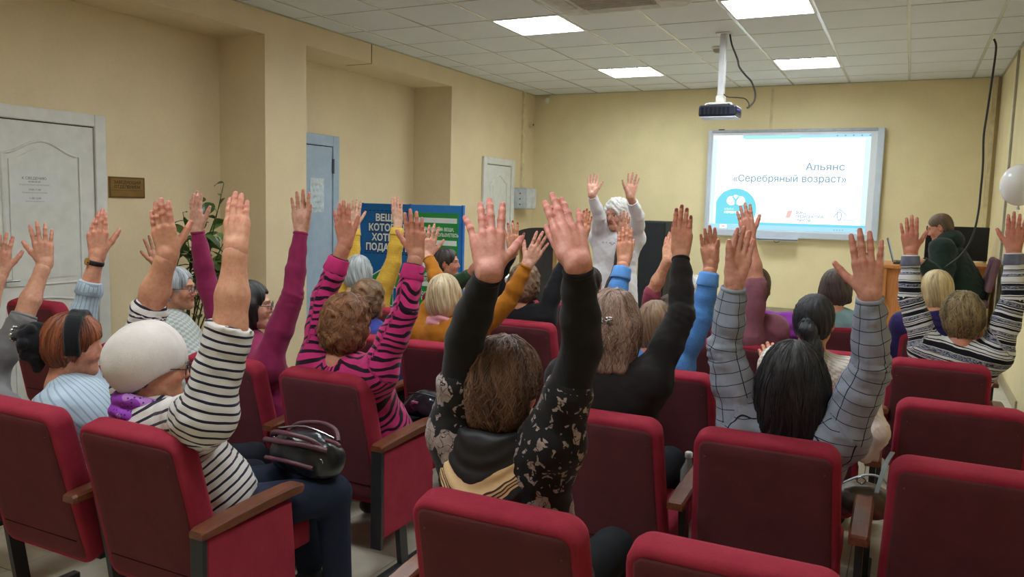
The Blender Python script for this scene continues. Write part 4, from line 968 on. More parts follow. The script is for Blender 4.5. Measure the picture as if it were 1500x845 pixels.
# monitor behind the man and the office chair
e = empty('monitor', (4.74, -.95, dz), 'large black monitor seen behind the man in the dark green hoodie', 'monitor')
ob('screen', MB().box((4.46, -1.0, 1.13+.02), (5.00, -.965, 1.475), .008), plain('monitor_black', S(22, 22, 26), .3, .4), e); ob('stand', MB().box((4.70, -.98, dz-.001), (4.78, -.93, 1.2), .004), plain('monitor_black', S(22, 22, 26), .3, .4), e)
ob('foot', MB().box((4.62, -1.05, dz-.012), (4.86, -.87, dz+.001), .004), plain('monitor_black', S(22, 22, 26), .3, .4), e)
e = empty('side_table', (4.74, -.9, ST2), 'low cabinet holding the black monitor by the front right corner', 'cabinet')
ob('body', MB().box((4.5, -1.20, ST2), (5.0, -.6, dz-.035), .004), DW, e); ob('top', MB().box((4.48, -1.22, dz-.035), (5.02, -.58, dz-.012), .003), DW, e)
oc = A(4.77, -1.76, ST2); e = empty('office_chair', oc, 'mauve fabric office chair with the man in the hoodie on it', 'chair')
MV = plain('mauve_fabric', S(112, 82, 92), .9, .1, var=.06, bump=.3, bscale=250)
ob('seat', MB().box((oc[0]-.25, oc[1]-.24, ST2+.42), (oc[0]+.2, oc[1]+.24, ST2+.49), .03), MV, e)
Mb = Matrix.Translation((oc[0]+.17, oc[1], ST2+.50)) @ Matrix.Rotation(math.radians(10), 4, 'Y')
ob('backrest', MB().box((-.03, -.22, .06), (.03, .22, .36), .028, Mb), MV, e); ob('back_bar', MB().box((.01, -.03, -.08), (.035, .03, .12), .004, Mb), CABLE, e)
ob('column', MB().cyl((oc[0], oc[1], ST2+.08), (oc[0], oc[1], ST2+.42), .028, n=12), CABLE, e)
for q in range(5):
    a = q*2*math.pi/5+.3; ob('foot', MB().tube([(oc[0], oc[1], ST2+.08), (oc[0]+.20*math.cos(a), oc[1]+.20*math.sin(a), ST2+.03)], [.022, .014], 8).sphere((oc[0]+.20*math.cos(a), oc[1]+.20*math.sin(a), ST2+.024), .024, 10, 6), CABLE, e)
# balloon at the right edge
bc = PD(1494, 271, 5.2); e = empty('balloon', bc-A(0, 0, .2), 'white balloon at the right edge of the photo by the wall', 'balloon')
t = NT('balloon_white'); t.base(S(226, 224, 226)); t.b.inputs['Subsurface Weight'].default_value = .2; BAL = t.fin(.25, .5)
ob('skin', MB().sphere(bc, (.115, .115, .135), 32, 24), BAL, e); ob('knot', MB().cyl(bc-A(0, 0, .133), bc-A(0, 0, .16), .006, .014, 10), BAL, e)
ob('string', MB().tube([bc-A(0, 0, .16), bc-A(-.02, 0, .35), bc-A(.0, 0, .6)], .0015, 4), WHITEP, e)
# ------------------------------------------------------------------ folding information stand
BLP = plain('print_blue', S(28, 104, 168), .35, .4, var=.03); BLP2 = plain('print_blue_bright', S(40, 122, 200), .35, .4, var=.03); GRP = plain('print_green', S(36, 142, 66), .35, .4, var=.02); WHP = plain('print_white', S(232, 238, 240), .4, .3, var=.02); NVP = plain('print_navy', S(16, 44, 84), .4, .3)
yb = -3.7; e = empty('information_stand', (.24, yb, 0), 'blue and green two-panel information stand with white lettering, behind the yellow knit sleeve', 'display stand')
zt = 1.555; zb = .56; xm = .20
for nm, a, b_, m in (('panel', -.34, xm-.006, BLP), ('panel', xm+.006, .745, BLP2)):
    ob(nm, MB().box((a, yb, zb), (b_, yb+.025, zt), .004), m, e)
for a, b_ in ((-.36, -.34), (xm-.006, xm+.006), (.745, .765)): ob('post', MB().box((a, yb-.004, .02), (b_, yb+.03, zt+.004), .003), plain('post_blue', S(30, 96, 170), .4, .4), e)
ob('bottom_rail', MB().box((-.36, yb-.004, zb-.035), (.765, yb+.03, zb), .004), WHP, e)
for xx in (-.30, .70): ob('foot', MB().box((xx-.03, yb-.25, 0), (xx+.03, yb+.27, .022), .004), plain('post_blue', S(30, 96, 170), .4, .4), e)
def pr_(x0, x1, z0, z1, m, lay=1): ob('print', MB().box((x0, yb-.0008*lay, z0), (x1, yb, z1)), m, e)
def pt(s_, sz, x_, z_, m=WHP, al='CENTER', bold=.004, out=True):
    if out: text(s_, sz, NVP, e, MY(x_, yb-.0016, z_), base=PBASE[e.name], ext=.0004, align=al, bold=bold+sz*.085)
    text(s_, sz, m, e, MY(x_, yb-.0026, z_), base=PBASE[e.name], ext=.0006, align=al, bold=bold)
for q, s_ in enumerate(('ВЕЩИ,', 'КОТОРЫЕ', 'ХОТИТЕ', 'ПОДАРИТЬ')): pt(s_, .088, -.045, 1.395-.092*q)
for zz in (1.485, 1.085): 
    for q in range(11): pr_(-.31+q*.046, -.278+q*.046, zz, zz+.007, NVP)
ob('print', MB().poly([(-.26, .60), (.16, .60), (.16, .86), (-.02, 1.00), (-.26, .86)], yb-.0012, yb), WHP, e)
ob('print', MB().poly([(-.25, .61), (.15, .61), (.15, .855), (-.02, .985), (-.25, .855)], yb-.0020, yb), GRP, e)
for q, s_ in enumerate(('ВЕЩИ', 'СЮДА', 'НЕСИТЕ')): text(s_, .062, WHP, e, MY(-.045, yb-.0026, .85-.085*q), base=PBASE[e.name], ext=.0006, align='CENTER', bold=.002)
ob('print', MB().box((.02, yb-.0026, .612), (.14, yb, .78)), WHP, e); ob('print', MB().box((.028, yb-.0032, .612), (.132, yb, .772)), BLP, e)
pr_(xm+.03, .715, .62, 1.485, GRP); 
for zz in (1.44, 1.24, 1.03, .86): pr_(xm+.045, .70, zz-.045, zz, WHP, 2)
rows_ = [(1.355, 'СОБЕРИТЕ ДОМА ВЕЩИ,'), (1.305, 'КОТОРЫМИ НЕ ПОЛЬЗУЕТЕСЬ'), (1.150, 'ПРИНЕСИТЕ В МАГАЗИН'), (1.100, 'ЛЮБУЮ ВЕЩЬ В ПОДАРОК'), (.940, 'ВЫБЕРИТЕ СЕБЕ'), (.895, 'ЧТО-ТО НУЖНОЕ'), (.765, 'ПОДАРИТЕ ВЕЩАМ'), (.72, 'ВТОРУЮ ЖИЗНЬ')]
for zz, s_ in rows_: text(s_, .040, WHP, e, MY(.47, yb-.0022, zz-.03), base=PBASE[e.name], ext=.0006, align='CENTER', bold=.0012, sx=.82)
# small white table with a sheet in front of the green sweater
e = empty('white_table', (1.08, -3.85, 0), 'white table edge in front of the woman in green', 'table')
ob('tabletop', MB().box((.86, -4.05, .955), (1.42, -3.70, .98), .004), WHITEP, e)
for xx in (.9, 1.38):
    for y_ in (-4.02, -3.74): ob('leg', MB().cyl((xx, y_, 0), (xx, y_, .955), .014, n=10), plain('steel', S(180, 180, 182), .3, .5, 1.0), e)
# ------------------------------------------------------------------ plant in the niche corner
pp = A(-.44, -5.74, 0); e = empty('potted_plant', pp, 'tall leafy green potted plant in the left niche corner', 'plant')
ob('pot', MB().tube([pp+A(0, 0, .0), pp+A(0, 0, .02), pp+A(0, 0, .30), pp+A(0, 0, .32), pp+A(0, 0, .32), pp+A(0, 0, .28)], [.11, .12, .16, .17, .155, .15], 24), plain('pot_clay', S(150, 96, 66), .7, .2), e)
ob('soil', MB().cyl(pp+A(0, 0, .27), pp+A(0, 0, .285), .15, n=20), plain('soil', S(60, 44, 34), .95, .05), e)
STEM = plain('stem_green', S(66, 78, 40), .7, .2); 
t = NT('leaf_green'); v = t.coord('Object'); oi = t.n('ShaderNodeObjectInfo').outputs['Random']
t.base(t.mix(oi, S(38, 66, 30), S(98, 124, 62))); t.b.inputs['Subsurface Weight'].default_value = 0; LEAF = t.fin(.35, .45)
lv = MB(); nl = 7; ringL = []
for i in range(nl):
    s_ = i/(nl-1); w_ = .030*math.sin(math.pi*min(s_*1.02, 1))**.7+.0008; d_ = .018*math.sin(s_*2.4)
    ringL.append([(-w_, s_*.105, d_+.008*(w_/.03)), (0, s_*.105, d_), (w_, s_*.105, d_+.008*(w_/.03))])
vs = [p for r in ringL for p in r]; fs = []
for i in range(nl-1):
    for j in range(2): fs.append((i*3+j, i*3+j+1, i*3+4+j, i*3+3+j))
lv.add(vs, fs, True); leaf0 = None; r = random.Random(3)
stems = [((328, 268), 1.0), ((296, 296), 1.0), ((268, 312), 1.0), ((340, 330), 1.0), ((322, 300), 1.0), ((285, 340), 1.0), ((312, 350), 1.0), ((345, 372), 1.0), ((272, 350), 1.0), ((300, 320), 1.0), ((318, 385), 1.0), ((335, 350), 1.0), ((290, 372), 1.0)]
for k, ((sx, sy), _) in enumerate(stems):
    tip = PY(sx, sy, -5.74+r.uniform(-.12, .10)); tip[0] = max(tip[0], -.70); b0 = pp+A(r.uniform(-.06, .06), r.uniform(-.06, .06), .28); md = b0*.45+tip*.55+A(r.uniform(-.08, .08), r.uniform(-.05, .05), .08)
    c = curve_pts([b0, md, tip], 10); ob('stem', MB().tube(c, [.007*(1-.7*i/(len(c)-1)) for i in range(len(c))], 6), STEM, e)
    nlv = 11
    for q in range(nlv):
        f_ = .38+.62*q/(nlv-1); p = c[int(f_*(len(c)-1))]
        if k in (0,) and .62 < f_ < .9: continue
        rot = (r.uniform(-.5, .9), r.uniform(-.6, .6), r.uniform(0, 6.28)); sc_ = r.uniform(.8, 1.6)*(.6 if f_ > .93 else 1)
        if leaf0 is None: leaf0 = ob('leaf', lv, LEAF, e, base=(0, 0, 0), fix=False); lf = leaf0
        else: lf = inst(leaf0, (0, 0, 0), e)
        p = A(max(p[0], -.67), min(p[1], -5.14), p[2]); lf.location = Vector(p-pp); lf.rotation_euler = rot; lf.scale = (sc_, sc_, sc_)

# ------------------------------------------------------------------ auditorium chairs
def velour(name, a, b_):
    t = NT(name); v = t.coord(); n = t.noise(v, 9, 4, .7); n2 = t.noise(v, 260, 2)
    t.base(t.ramp(t.math('ADD', t.math('MULTIPLY', n, .75), t.math('MULTIPLY', n2, .25)), [(.32, a), (.68, b_)])); t.bump(n2, .35, .002)
    t.b.inputs['Sheen Tint'].default_value = S(220, 90, 110); return t.fin(.88, .12, sheen=.25)
VR = velour('velour_red', S(132, 36, 54), S(156, 48, 66)); VP = velour('velour_panel_shaded', S(84, 45, 49), S(98, 51, 55))  # one velour: overhead light painted as brighter red, shade as darker rear panel
ARM = wood('armrest_wood', S(86, 46, 32), S(118, 68, 46), (16, 2, 16), .32); STEELB = plain('chair_metal', S(52, 52, 56), .45, .4, .4)
CH, CW = .865, .485
def back_pt(u, s, d):
    """u across, s up along the back from its bottom edge, d towards the rear"""
    a = math.radians(13); L = .56; return (u, .135-s*math.sin(a)*1.0-d*math.cos(a)+.02, CH-.02-L*math.cos(a)+s*math.cos(a)-d*math.sin(a))
def make_chair():
    root = empty('auditorium_chair', (0, 0, 0), None, 'chair')
    H_ = .575; b = MB(); rings = []
    for inset, d in ((.030, .042), (.012, .044), (.003, .036), (0, .024), (0, -.02), (.006, -.036), (.03, -.045), (.10, -.052)):
        o = rrect(CW-2*inset, H_-2*inset, max(.055-inset, .012), 6, (CW-.03)-2*inset); rings.append([back_pt(u, v+inset, d) for u, v in o])
    b.loft(rings, True, True); ob('backrest', b, VR, root, base=(0, 0, 0))
    b = MB(); rings = []
    for inset, d in ((.024, .034), (.022, .044), (.030, .0475), (.06, .049)):
        o = rrect(CW-2*inset, H_-2*inset, max(.05-inset, .014), 6, (CW-.03)-2*inset); rings.append([back_pt(u, v+inset, d) for u, v in o])
    b.loft(rings, True, True); pn = ob('rear_panel', b, VP, root, base=(0, 0, 0))
    ob('seam', MB().tube([back_pt(u, .10, .0495) for u in np.linspace(-.20, .20, 5)], .0018, 5), plain('seam_dark', S(50, 14, 20), .9, .1), pn, base=(0, 0, 0))
    for sx in (-1, 1):
        for sz in (.085, .50): ob('rivet', MB().sphere(back_pt(sx*.185, sz, .050), .0026, 8, 5), plain('rivet', S(96, 66, 62), .5, .3, .2), pn, base=(0, 0, 0))
    b = MB(); rings = []
    for k, z in ((.03, .315), (0, .33), (0, .40), (.012, .425), (.05, .437)):
        rings.append([(u, .17+.0+v+k, z-.03*(v/.46)*0) for u, v in rrect(.45-2*k, .44-2*k, .05)])
    b.loft(rings, True, True); ob('seat', b, VR, root, base=(0, 0, 0))
    ob('seat_bracket', MB().box((-.23, .15, .30), (.23, .19, .34), .004), STEELB, root, base=(0, 0, 0))
    return root
def make_standard(xo, side_panel, root, out=0):
    """leg, foot and armrest of a chair's side"""
    lg = MB(); pts = [(xo, .115, .60), (xo, .16, .33), (xo, .20, .02)]
    for a, b_ in zip(pts[:-1], pts[1:]): lg.loft([[(q[0]+u, q[1]+v, q[2]) for u, v in ((-.012, -.026), (.012, -.026), (.012, .026), (-.012, .026))] for q in (a, b_)], True, False)
    ob('leg', lg, STEELB, root, base=(0, 0, 0)); ob('foot_bar', MB().box((xo-.02, .02, 0), (xo+.02, .42, .028), .006), STEELB, root, base=(0, 0, 0))
    rings = []
    for y, wv, zt_, th in ((-.005, .026, .596, .024), (.01, .030, .600, .028), (.12, .031, .610, .034), (.26, .031, .618, .036), (.38, .030, .620, .036), (.425, .028, .616, .034), (.445, .024, .608, .018)):
        rings.append([(xo+u, y, zt_+v) for u, v in ((-wv, -th), (-wv, -.008), (-wv*.78, 0), (wv*.78, 0), (wv, -.008), (wv, -th))])
    ob('armrest', MB().loft(rings, True, False), ARM, root, base=(0, 0, 0))
    if side_panel:
        o = [(.015, .20), (.38, .20), (.405, .24), (.40, .40), (.385, .565), (.015, .57)]
        b = MB(); b.loft([[(xo+dx, y+(0 if abs(dx) < .02 else (.008 if y < .1 else -.008)), z+(0 if abs(dx) < .02 else (.008 if z < .4 else -.004))) for y, z in o] for dx in (-.024, -.018, .018, .024)], True, False)
        ob('side_panel', b, VR, root, base=(0, 0, 0))
        ob('panel_strip', MB().box((xo-.026, -.002, .16), (xo+.026, .016, .575), .002), STEELB, root, base=(0, 0, 0))
proto = make_chair(); make_standard(.2925, False, proto)
protoE = make_chair(); make_standard(.2925, True, protoE)                 # aisle end on the right
protoL = make_chair(); make_standard(-.2925, False, protoL); make_standard(.2925, False, protoL)    # first of the right block
ROWY = [-8.24, -7.29, -6.43, -5.46, -4.42]
LX = [.435, 1.03, 1.61, 2.19]; RXS = {0: [3.465, 4.025, 4.585], 1: [3.375, 3.945, 4.535], 2: [3.365, 3.95, 4.54], 3: [2.90, 3.43, 3.96, 4.49], 4: [2.94, 3.47, 4.0, 4.53]}
occ = {(0, 'L', 1): 'under the grey sleeved arm at the left edge of the photo', (0, 'L', 2): 'behind the woman with the black velvet headband', (0, 'L', 3): 'of the woman in the white beret, at the aisle',
 (0, 'R', 0): 'behind the woman in the black floral jacket', (0, 'R', 1): 'empty, cut by the bottom edge, second in the nearest right row', (0, 'R', 2): 'only its top corner in view at the bottom right',
 (1, 'L', 3): 'of the woman in the pink zebra sweater, at the aisle', (1, 'L', 2): 'of the woman in the plain magenta sweater', (1, 'L', 1): 'of the grey haired woman with glasses, left',
 (1, 'R', 0): 'of the woman with the silver hair clip', (1, 'R', 1): 'of the woman in the grey plaid shirt', (1, 'R', 2): 'empty, at the right edge, nearest the plaid shirt',
 (2, 'L', 3): 'of the blonde woman in mustard, at the aisle', (2, 'L', 2): 'of the curly haired woman in blue behind the zebra sweater', (2, 'R', 0): 'of the woman in the light blue knit sweater', (2, 'R', 1): 'of the ponytailed woman in the cream vest', (2, 'R', 2): 'empty, directly behind the striped cardigan chair',
 (3, 'L', 3): 'of the curly haired woman in black, at the aisle', (3, 'L', 1): 'of the woman in the yellow knit', (3, 'R', 0): 'of the person in the rose top, at the aisle', (3, 'R', 1): 'of the person in the mauve shirt', (3, 'R', 3): 'of the woman in the striped cardigan', (3, 'L', 2): 'empty, behind the blonde woman in mustard', (3, 'R', 2): 'empty, in front of the ponytailed woman',
 (4, 'L', 1): 'of the woman in the dark green sweater', (4, 'L', 3): 'of the dark haired person near the lectern', (4, 'R', 0): 'of the white haired woman in the front row', (4, 'R', 1): 'with a purple jacket over its back', (4, 'R', 2): 'of the brown haired woman in pale teal', (4, 'R', 3): 'of the blonde woman in dark purple', (4, 'L', 2): 'empty, in the front row by the aisle'}
used = set()
for rI, Y0 in enumerate(ROWY):
    for blk, xs in (('L', LX), ('R', RXS[rI])):
        for c, xx in enumerate(xs):
            if (rI, blk, c) not in occ: continue
            key = 'E' if (blk == 'L' and c == 3) else ('S' if (blk == 'R' and c == 0) else 'N'); src = dict(E=protoE, S=protoL, N=proto)[key]
            o = src if key not in used else copy_tree(src); used.add(key)
            o.location = (xx-(.04 if (rI, blk) == (1, 'L') else 0), Y0, 0); o['label'] = 'maroon velour auditorium chair '+occ[(rI, blk, c)]; o['group'] = 'auditorium chairs'
o = copy_tree(proto); o.location = (-.08, -7.08, .0); o.scale = (1, 1, 1.13); o['label'] = 'maroon chair with a rounded back by the far left door, beyond the raised bare arm'; o['group'] = 'auditorium chairs'
# ------------------------------------------------------------------ cloth materials
def cloth(name, col, var=.12, bump=.35, rough=.85, knit=0.0, sheen=.1, spec=.15):
    if name in MATS: return MATS[name]
    t = NT(name); a = t.attr(); v = t.coord(); f = t.noise(v, 16, 3)
    dk = tuple(c*(1-var) for c in col[:3])+(1,); lt = tuple(min(1, c*(1+var)) for c in col[:3])+(1,)
    base = t.ramp(f, [(.3, dk), (.7, lt)])
    if knit:
        vv = t.mapv(a.outputs['Vector'], (knit, knit*1.5, 1)); n = t.vor(vv, 1.0, rand=.35); base = t.mix(t.math('MULTIPLY', n, .55), lt, tuple(c*.45 for c in dk[:3])+(1,)); t.bump(n, -.8, .004)
    elif bump: t.bump(t.math('ADD', t.noise(v, 350, 2), t.math('MULTIPLY', t.noise(v, 26, 3), 1.5)), bump, .004)
    t.base(base); MATS[name] = t.fin(rough, spec, sheen=sheen); return MATS[name]
def sep(t, a): 
    s_ = t.n('ShaderNodeSeparateXYZ'); t.l(a.outputs['Vector'], s_.inputs[0]); return s_.outputs
def striped(name, base, line, period, frac, wob=.15):
    t = NT(name); a = t.attr(); x = sep(t, a); n = t.noise(t.coord(), 9, 2)
    u = t.math('ADD', t.math('MULTIPLY', x[0], 1/period), t.math('MULTIPLY', n, wob*2)); fr = t.math('FRACT', u)
    f = t.math('LESS_THAN', fr, frac); t.base(t.mix(f, base, line)); t.bump(t.noise(t.coord(), 40, 3), .3, .004); return t.fin(.85, .12, sheen=.1)
def pin(name, base, line, period, frac):
    t = NT(name); a = t.attr(); x = sep(t, a); fr = t.math('FRACT', t.math('MULTIPLY', x[1], 1/period)); f = t.math('LESS_THAN', fr, frac)
    t.base(t.mix(t.math('MULTIPLY', f, .6), base, line)); t.bump(t.noise(t.coord(), 40, 3), .3, .004); return t.fin(.85, .12, sheen=.1)
def zebra(name, base, line):
    t = NT(name); a = t.attr(); vm = t.mapv(a.outputs['Vector'], (1, 1, 1)); n = t.noise(vm, 9, 1.5, .4); n2 = t.noise(vm, 3.5, 1)
    x = sep(t, a); ph = t.math('ADD', t.math('ADD', t.math('MULTIPLY', x[0], 26), t.math('MULTIPLY', x[1], 9)), t.math('MULTIPLY', t.math('ADD', n, t.math('MULTIPLY', n2, 1.6)), 3.0))
    fr = t.math('SINE', t.math('MULTIPLY', ph, 6.283)); f = t.math('GREATER_THAN', t.math('ADD', fr, t.math('MULTIPLY', t.noise(vm, 30, 1), .9)), .74)
    t.base(t.mix(f, base, line)); t.bump(t.noise(t.coord(), 200, 2), .3, .003); return t.fin(.85, .12, sheen=.15)
def plaid(name, base, line, period, lw):
    t = NT(name); a = t.attr(); x = sep(t, a); n = t.noise(t.coord(), 300, 2); w_ = t.noise(t.coord(), 6, 1)
    fs = []
    for q in (0, 1):
        fr = t.math('FRACT', t.math('ADD', t.math('MULTIPLY', x[q], 1/period), t.math('MULTIPLY', w_, .25))); fs.append(t.math('LESS_THAN', fr, lw))
    f = t.math('MAXIMUM', fs[0], fs[1]); bb = t.mix(n, tuple(c*.86 for c in base[:3])+(1,), tuple(min(1, c*1.12) for c in base[:3])+(1,))
    t.base(t.mix(f, bb, line)); t.bump(t.noise(t.coord(), 36, 3), .3, .004); return t.fin(.85, .12)
def knit_stripes(name):
    t = NT(name); a = t.attr(); x = sep(t, a); cb = t.n('ShaderNodeCombineXYZ'); t.setv(cb.inputs[0], t.math('ADD', t.math('MULTIPLY', x[0], 33), t.math('MULTIPLY', t.noise(t.coord(), 14, 2), .35)))
    n = t.noise(cb.outputs[0], 1.0, 1, .5); sp = t.noise(t.mapv(a.outputs['Vector'], (220, 90, 1)), 1.0, 2)
    melange = t.mix(t.math('MULTIPLY', t.math('GREATER_THAN', sp, .5), 1.0), S(52, 56, 76), S(140, 144, 160))
    blackwhite = t.ramp(n, [(0, S(24, 24, 32)), (.44, S(24, 24, 32)), (.455, S(206, 206, 206)), (.50, S(206, 206, 206)), (.512, S(30, 30, 40)), (.545, S(30, 30, 40)), (.555, S(190, 192, 198)), (.575, S(0, 0, 0))], 'CONSTANT')
    t.base(t.mix(t.math('GREATER_THAN', n, .575), blackwhite, melange)); t.bump(t.vor(t.mapv(a.outputs['Vector'], (180, 260, 1)), 1.0), -.5, .003); return t.fin(.9, .1, sheen=.1)
def floral(name):
    t = NT(name); a = t.attr(); v = t.coord(); d = t.n('ShaderNodeTexNoise'); t.l(v, d.inputs['Vector']); d.inputs['Scale'].default_value = 26
    mv = t.n('ShaderNodeVectorMath', operation='MULTIPLY_ADD'); t.l(d.outputs['Color'], mv.inputs[0]); mv.inputs[1].default_value = (.05, .05, .05); t.l(v, mv.inputs[2])
    big = t.vor(mv.outputs[0], 9.5); pet = t.vor(mv.outputs[0], 40, 'DISTANCE_TO_EDGE'); msk = t.noise(v, 5.5, 2)
    flower = t.math('LESS_THAN', t.math('ADD', big, t.math('MULTIPLY', msk, .32)), .585); leafs = t.math('MULTIPLY', t.math('GREATER_THAN', t.noise(mv.outputs[0], 44, 1), .60), t.math('GREATER_THAN', msk, .44))
    f = t.math('MULTIPLY', t.math('MAXIMUM', flower, leafs), t.math('GREATER_THAN', t.math('ADD', pet, t.math('MULTIPLY', t.noise(v, 90, 2), .06)), .055))
    col = t.mix(t.noise(v, 50, 2), S(96, 80, 76), S(196, 178, 176)); t.base(t.mix(f, S(27, 25, 29), col)); t.bump(t.noise(v, 220, 2), .25, .003); return t.fin(.8, .2, sheen=.1)
def scarf_gold():
    t = NT('scarf_gold'); a = t.attr(); x = sep(t, a); n = t.noise(t.coord(), 14, 2)
    q = t.math('ADD', t.math('SUBTRACT', x[2], t.math('MULTIPLY', t.math('POWER', t.math('ABSOLUTE', t.math('ADD', x[0], .012)), 1.5), 1.8)), t.math('MULTIPLY', t.math('SUBTRACT', n, .5), .03))
    q = t.math('ADD', t.math('MULTIPLY', q, 5.0), .62)
    back = t.math('LESS_THAN', x[1], .0)
    c = t.ramp(q, [(0, S(30, 27, 31)), (.02, S(206, 172, 126)), (.06, S(66, 38, 38)), (.085, S(206, 172, 126)), (.115, S(66, 38, 38)), (.14, S(206, 172, 126)), (.17, S(66, 38, 38)), (.20, S(214, 182, 138)), (.40, S(30, 27, 31))], 'CONSTANT')
    t.base(t.mix(back, S(30, 27, 31), c)); t.bump(t.noise(t.coord(), 30, 3), .3, .004); return t.fin(.5, .3)
def dotted(name, base, dot, edge):
    t = NT(name); a = t.coord(); d = t.vor(a, 75, rand=.25); n = t.noise(a, 9, 2); t.base(t.mix(t.math('LESS_THAN', d, .28), t.mix(t.math('GREATER_THAN', n, .5), base, edge), dot)); t.bump(t.noise(a, 36, 3), .4, .005); return t.fin(.6, .3)
def check(name, a_, b_, sc_):
    t = NT(name); a = t.attr(); c = t.n('ShaderNodeTexChecker'); t.l(a.outputs['Vector'], c.inputs['Vector']); c.inputs['Scale'].default_value = sc_; c.inputs['Color1'].default_value = a_; c.inputs['Color2'].default_value = b_; t.base(c.outputs[0]); t.bump(c.outputs[1], .4, .004); return t.fin(.9, .1, sheen=.1)

RED_H = ('hair_auburn', (58, 32, 22), (150, 96, 66)); 
GROUP = 'audience with raised arms'
PPL = {}
D = dict
# --- nearest row
PPL['grey'] = person('person in a charcoal grey sweater with pushed-up sleeves at the left photo edge', (-62, 470, -7.75), 10, (1.03, -7.98), (cloth('grey_knit', S(118, 116, 118)), 'sweater'), D(kind='short', mat=('hair_brown', (46, 34, 28), (110, 86, 70))),
    L=D(s=(-40, 560), e=(-20, 470), w=(2, 398), t=(4, 330), th=1, tw=-25, spread=6, dy=.02), R=D(s=(15, 555), e=(74, 474), w=(66, 385), t=(57, 312), th=-1, spread=7, curl=8, dy=.02), cuff=(.1, .12), skin=(206, 156, 128), armfat=1.12)
PPL['headband'] = person('red-haired woman with a black velvet headband in a pale blue striped shirt, turned right', (108, 462, -7.88), 48, (1.68, -7.88), (pin('shirt_pale_blue', S(170, 186, 200), S(112, 130, 150), .016, .25), 'shirt', D(cuffs=[(MATS.setdefault('shirt_cuff', pin('shirt_cuff', S(176, 192, 206), S(112, 130, 150), .016, .25)), .05, .90)])), D(kind='tied', mat=('hair_red', (74, 34, 24), (160, 92, 60)), n=14, vol=1.06, strands=260, fringe=1),
    L=D(s=(120, 560), e=(112, 462), w=(143, 372), t=(143, 292), th=1, tw=-10, spread=[-2, 5, 9, 14], curl=8, dy=.1, dy2=.06), hyaw=54, pitch=-6, cuff=(.52, 1), skin=(206, 150, 124), armfat=1.02, lean=.1)
PPL['beret'] = person('older woman in a white beret, purple scarf and navy striped top', (226, 486, -8.02), 40, (2.19, -8.02), (striped('breton_stripes', S(206, 200, 198), S(36, 34, 52), .026, .30), 'top'), D(kind='short', mat=('hair_grey_brown', (60, 52, 46), (140, 130, 120)), vol=.96),
    L=D(s=(196, 560), sw=.8, e=(219, 468), w=(246, 372), t=(230, 288), th=1, tw=-22, spread=1, curl=5, thumb=48, dy=.03), R=D(s=(320, 600), sw=.85, lim=.03, e=(350, 478), w=(346, 362), t=(347, 283), th=-1, tw=35, spread=0, curl=6, thumb=25, dy=.10), hyaw=48, pitch=-4, cuff=(.06, .02), fat=1.18, armfat=1.30, fold=.006, trousers=(34, 40, 58), kneeyaw=22, skin=(204, 150, 120), hl=.185)
PPL['floral'] = person('woman with short chestnut hair in a black floral jacket and black sleeves, front and centre', (740, 501, -7.98), 0, (3.42, -8.04), (floral('floral_black'), 'jacket'), D(kind='short', mat=('hair_chestnut', (52, 36, 31), (142, 106, 90)), vol=1.10, wave=.005, part=(.012, -.03), swirl=7, strands=700, n=9, amp=.005),
    L=D(s=(684, 600), sw=.5, e=(693, 498), w=(717, 396), t=(711, 292), th=1, tw=6, spread=[9, 1, 0, -17], curl=[6, 10, 10, 14], thumb=52, dy=-.04, hl=.188), R=D(s=(818, 600), sw=.5, e=(838, 490), w=(846, 384), t=(817, 287), th=-1, tw=-18, spread=[1, 1, 0, -15], curl=[8, 4, 6, 8], thumb=8, dy=-.04, hl=.185),
    cuff=(-.42, -.42), under=(cloth('black_knit', S(34, 33, 37)), 'sweater_sleeves', .92), fat=1.12, armfat=1.08, skin=(214, 154, 138), nail=(196, 120, 112), trousers=(26, 28, 32), hs=1.06, pitch=-4, sh=.9)
# --- second row
PPL['magenta'] = person('dark long-haired woman with glasses in a plain magenta sweater, behind the white beret', (366, 412, -7.0), 35, (1.62, -7.06), (cloth('magenta_jersey', S(136, 38, 80), .1), 'sweater'), D(kind='long', mat=('hair_black', (14, 13, 16), (48, 44, 48)), len=.22),
    L=D(s=(330, 525), e=(306, 438), w=(289, 336), t=(283, 272), th=1, tw=-48, spread=4, curl=8, thumb=30, dy=.05), R=D(s=(396, 545), sw=.8, str=.90, e=(450, 455), w=(441, 337), t=(440, 270), th=1, tw=0, spread=5, curl=8, thumb=16, dy=.03), hyaw=52, cuff=(.96, .96), skin=(212, 168, 146), face=True, fold=.003)
PPL['zebra'] = person('woman with permed auburn hair in a pink sweater with black zebra stripes', (510, 434, -7.12), 6, (2.2, -7.08), (zebra('zebra_pink', S(192, 50, 114), S(34, 20, 32)), 'sweater', D(cuffs=[(plain('rib_pink', S(194, 54, 114), .85, .1), .06, 1.0)])), D(kind='curly', mat=('hair_perm', (62, 36, 22), (158, 106, 70)), vol=1.10, curl=1.1, strands=200),
    L=D(s=(468, 530), e=(474, 432), w=(506, 356), t=(497, 289), th=1, tw=-28, spread=[4, 2, 0, -8], curl=8, thumb=30, dy=.03), R=D(s=(570, 535), e=(612, 445), w=(610, 372), t=(604, 298), th=-1, tw=0, spread=3, curl=6, thumb=40, dy=.03), cuff=(.72, .80), fat=1.12, armfat=1.1, skin=(196, 138, 112), hs=1.04)
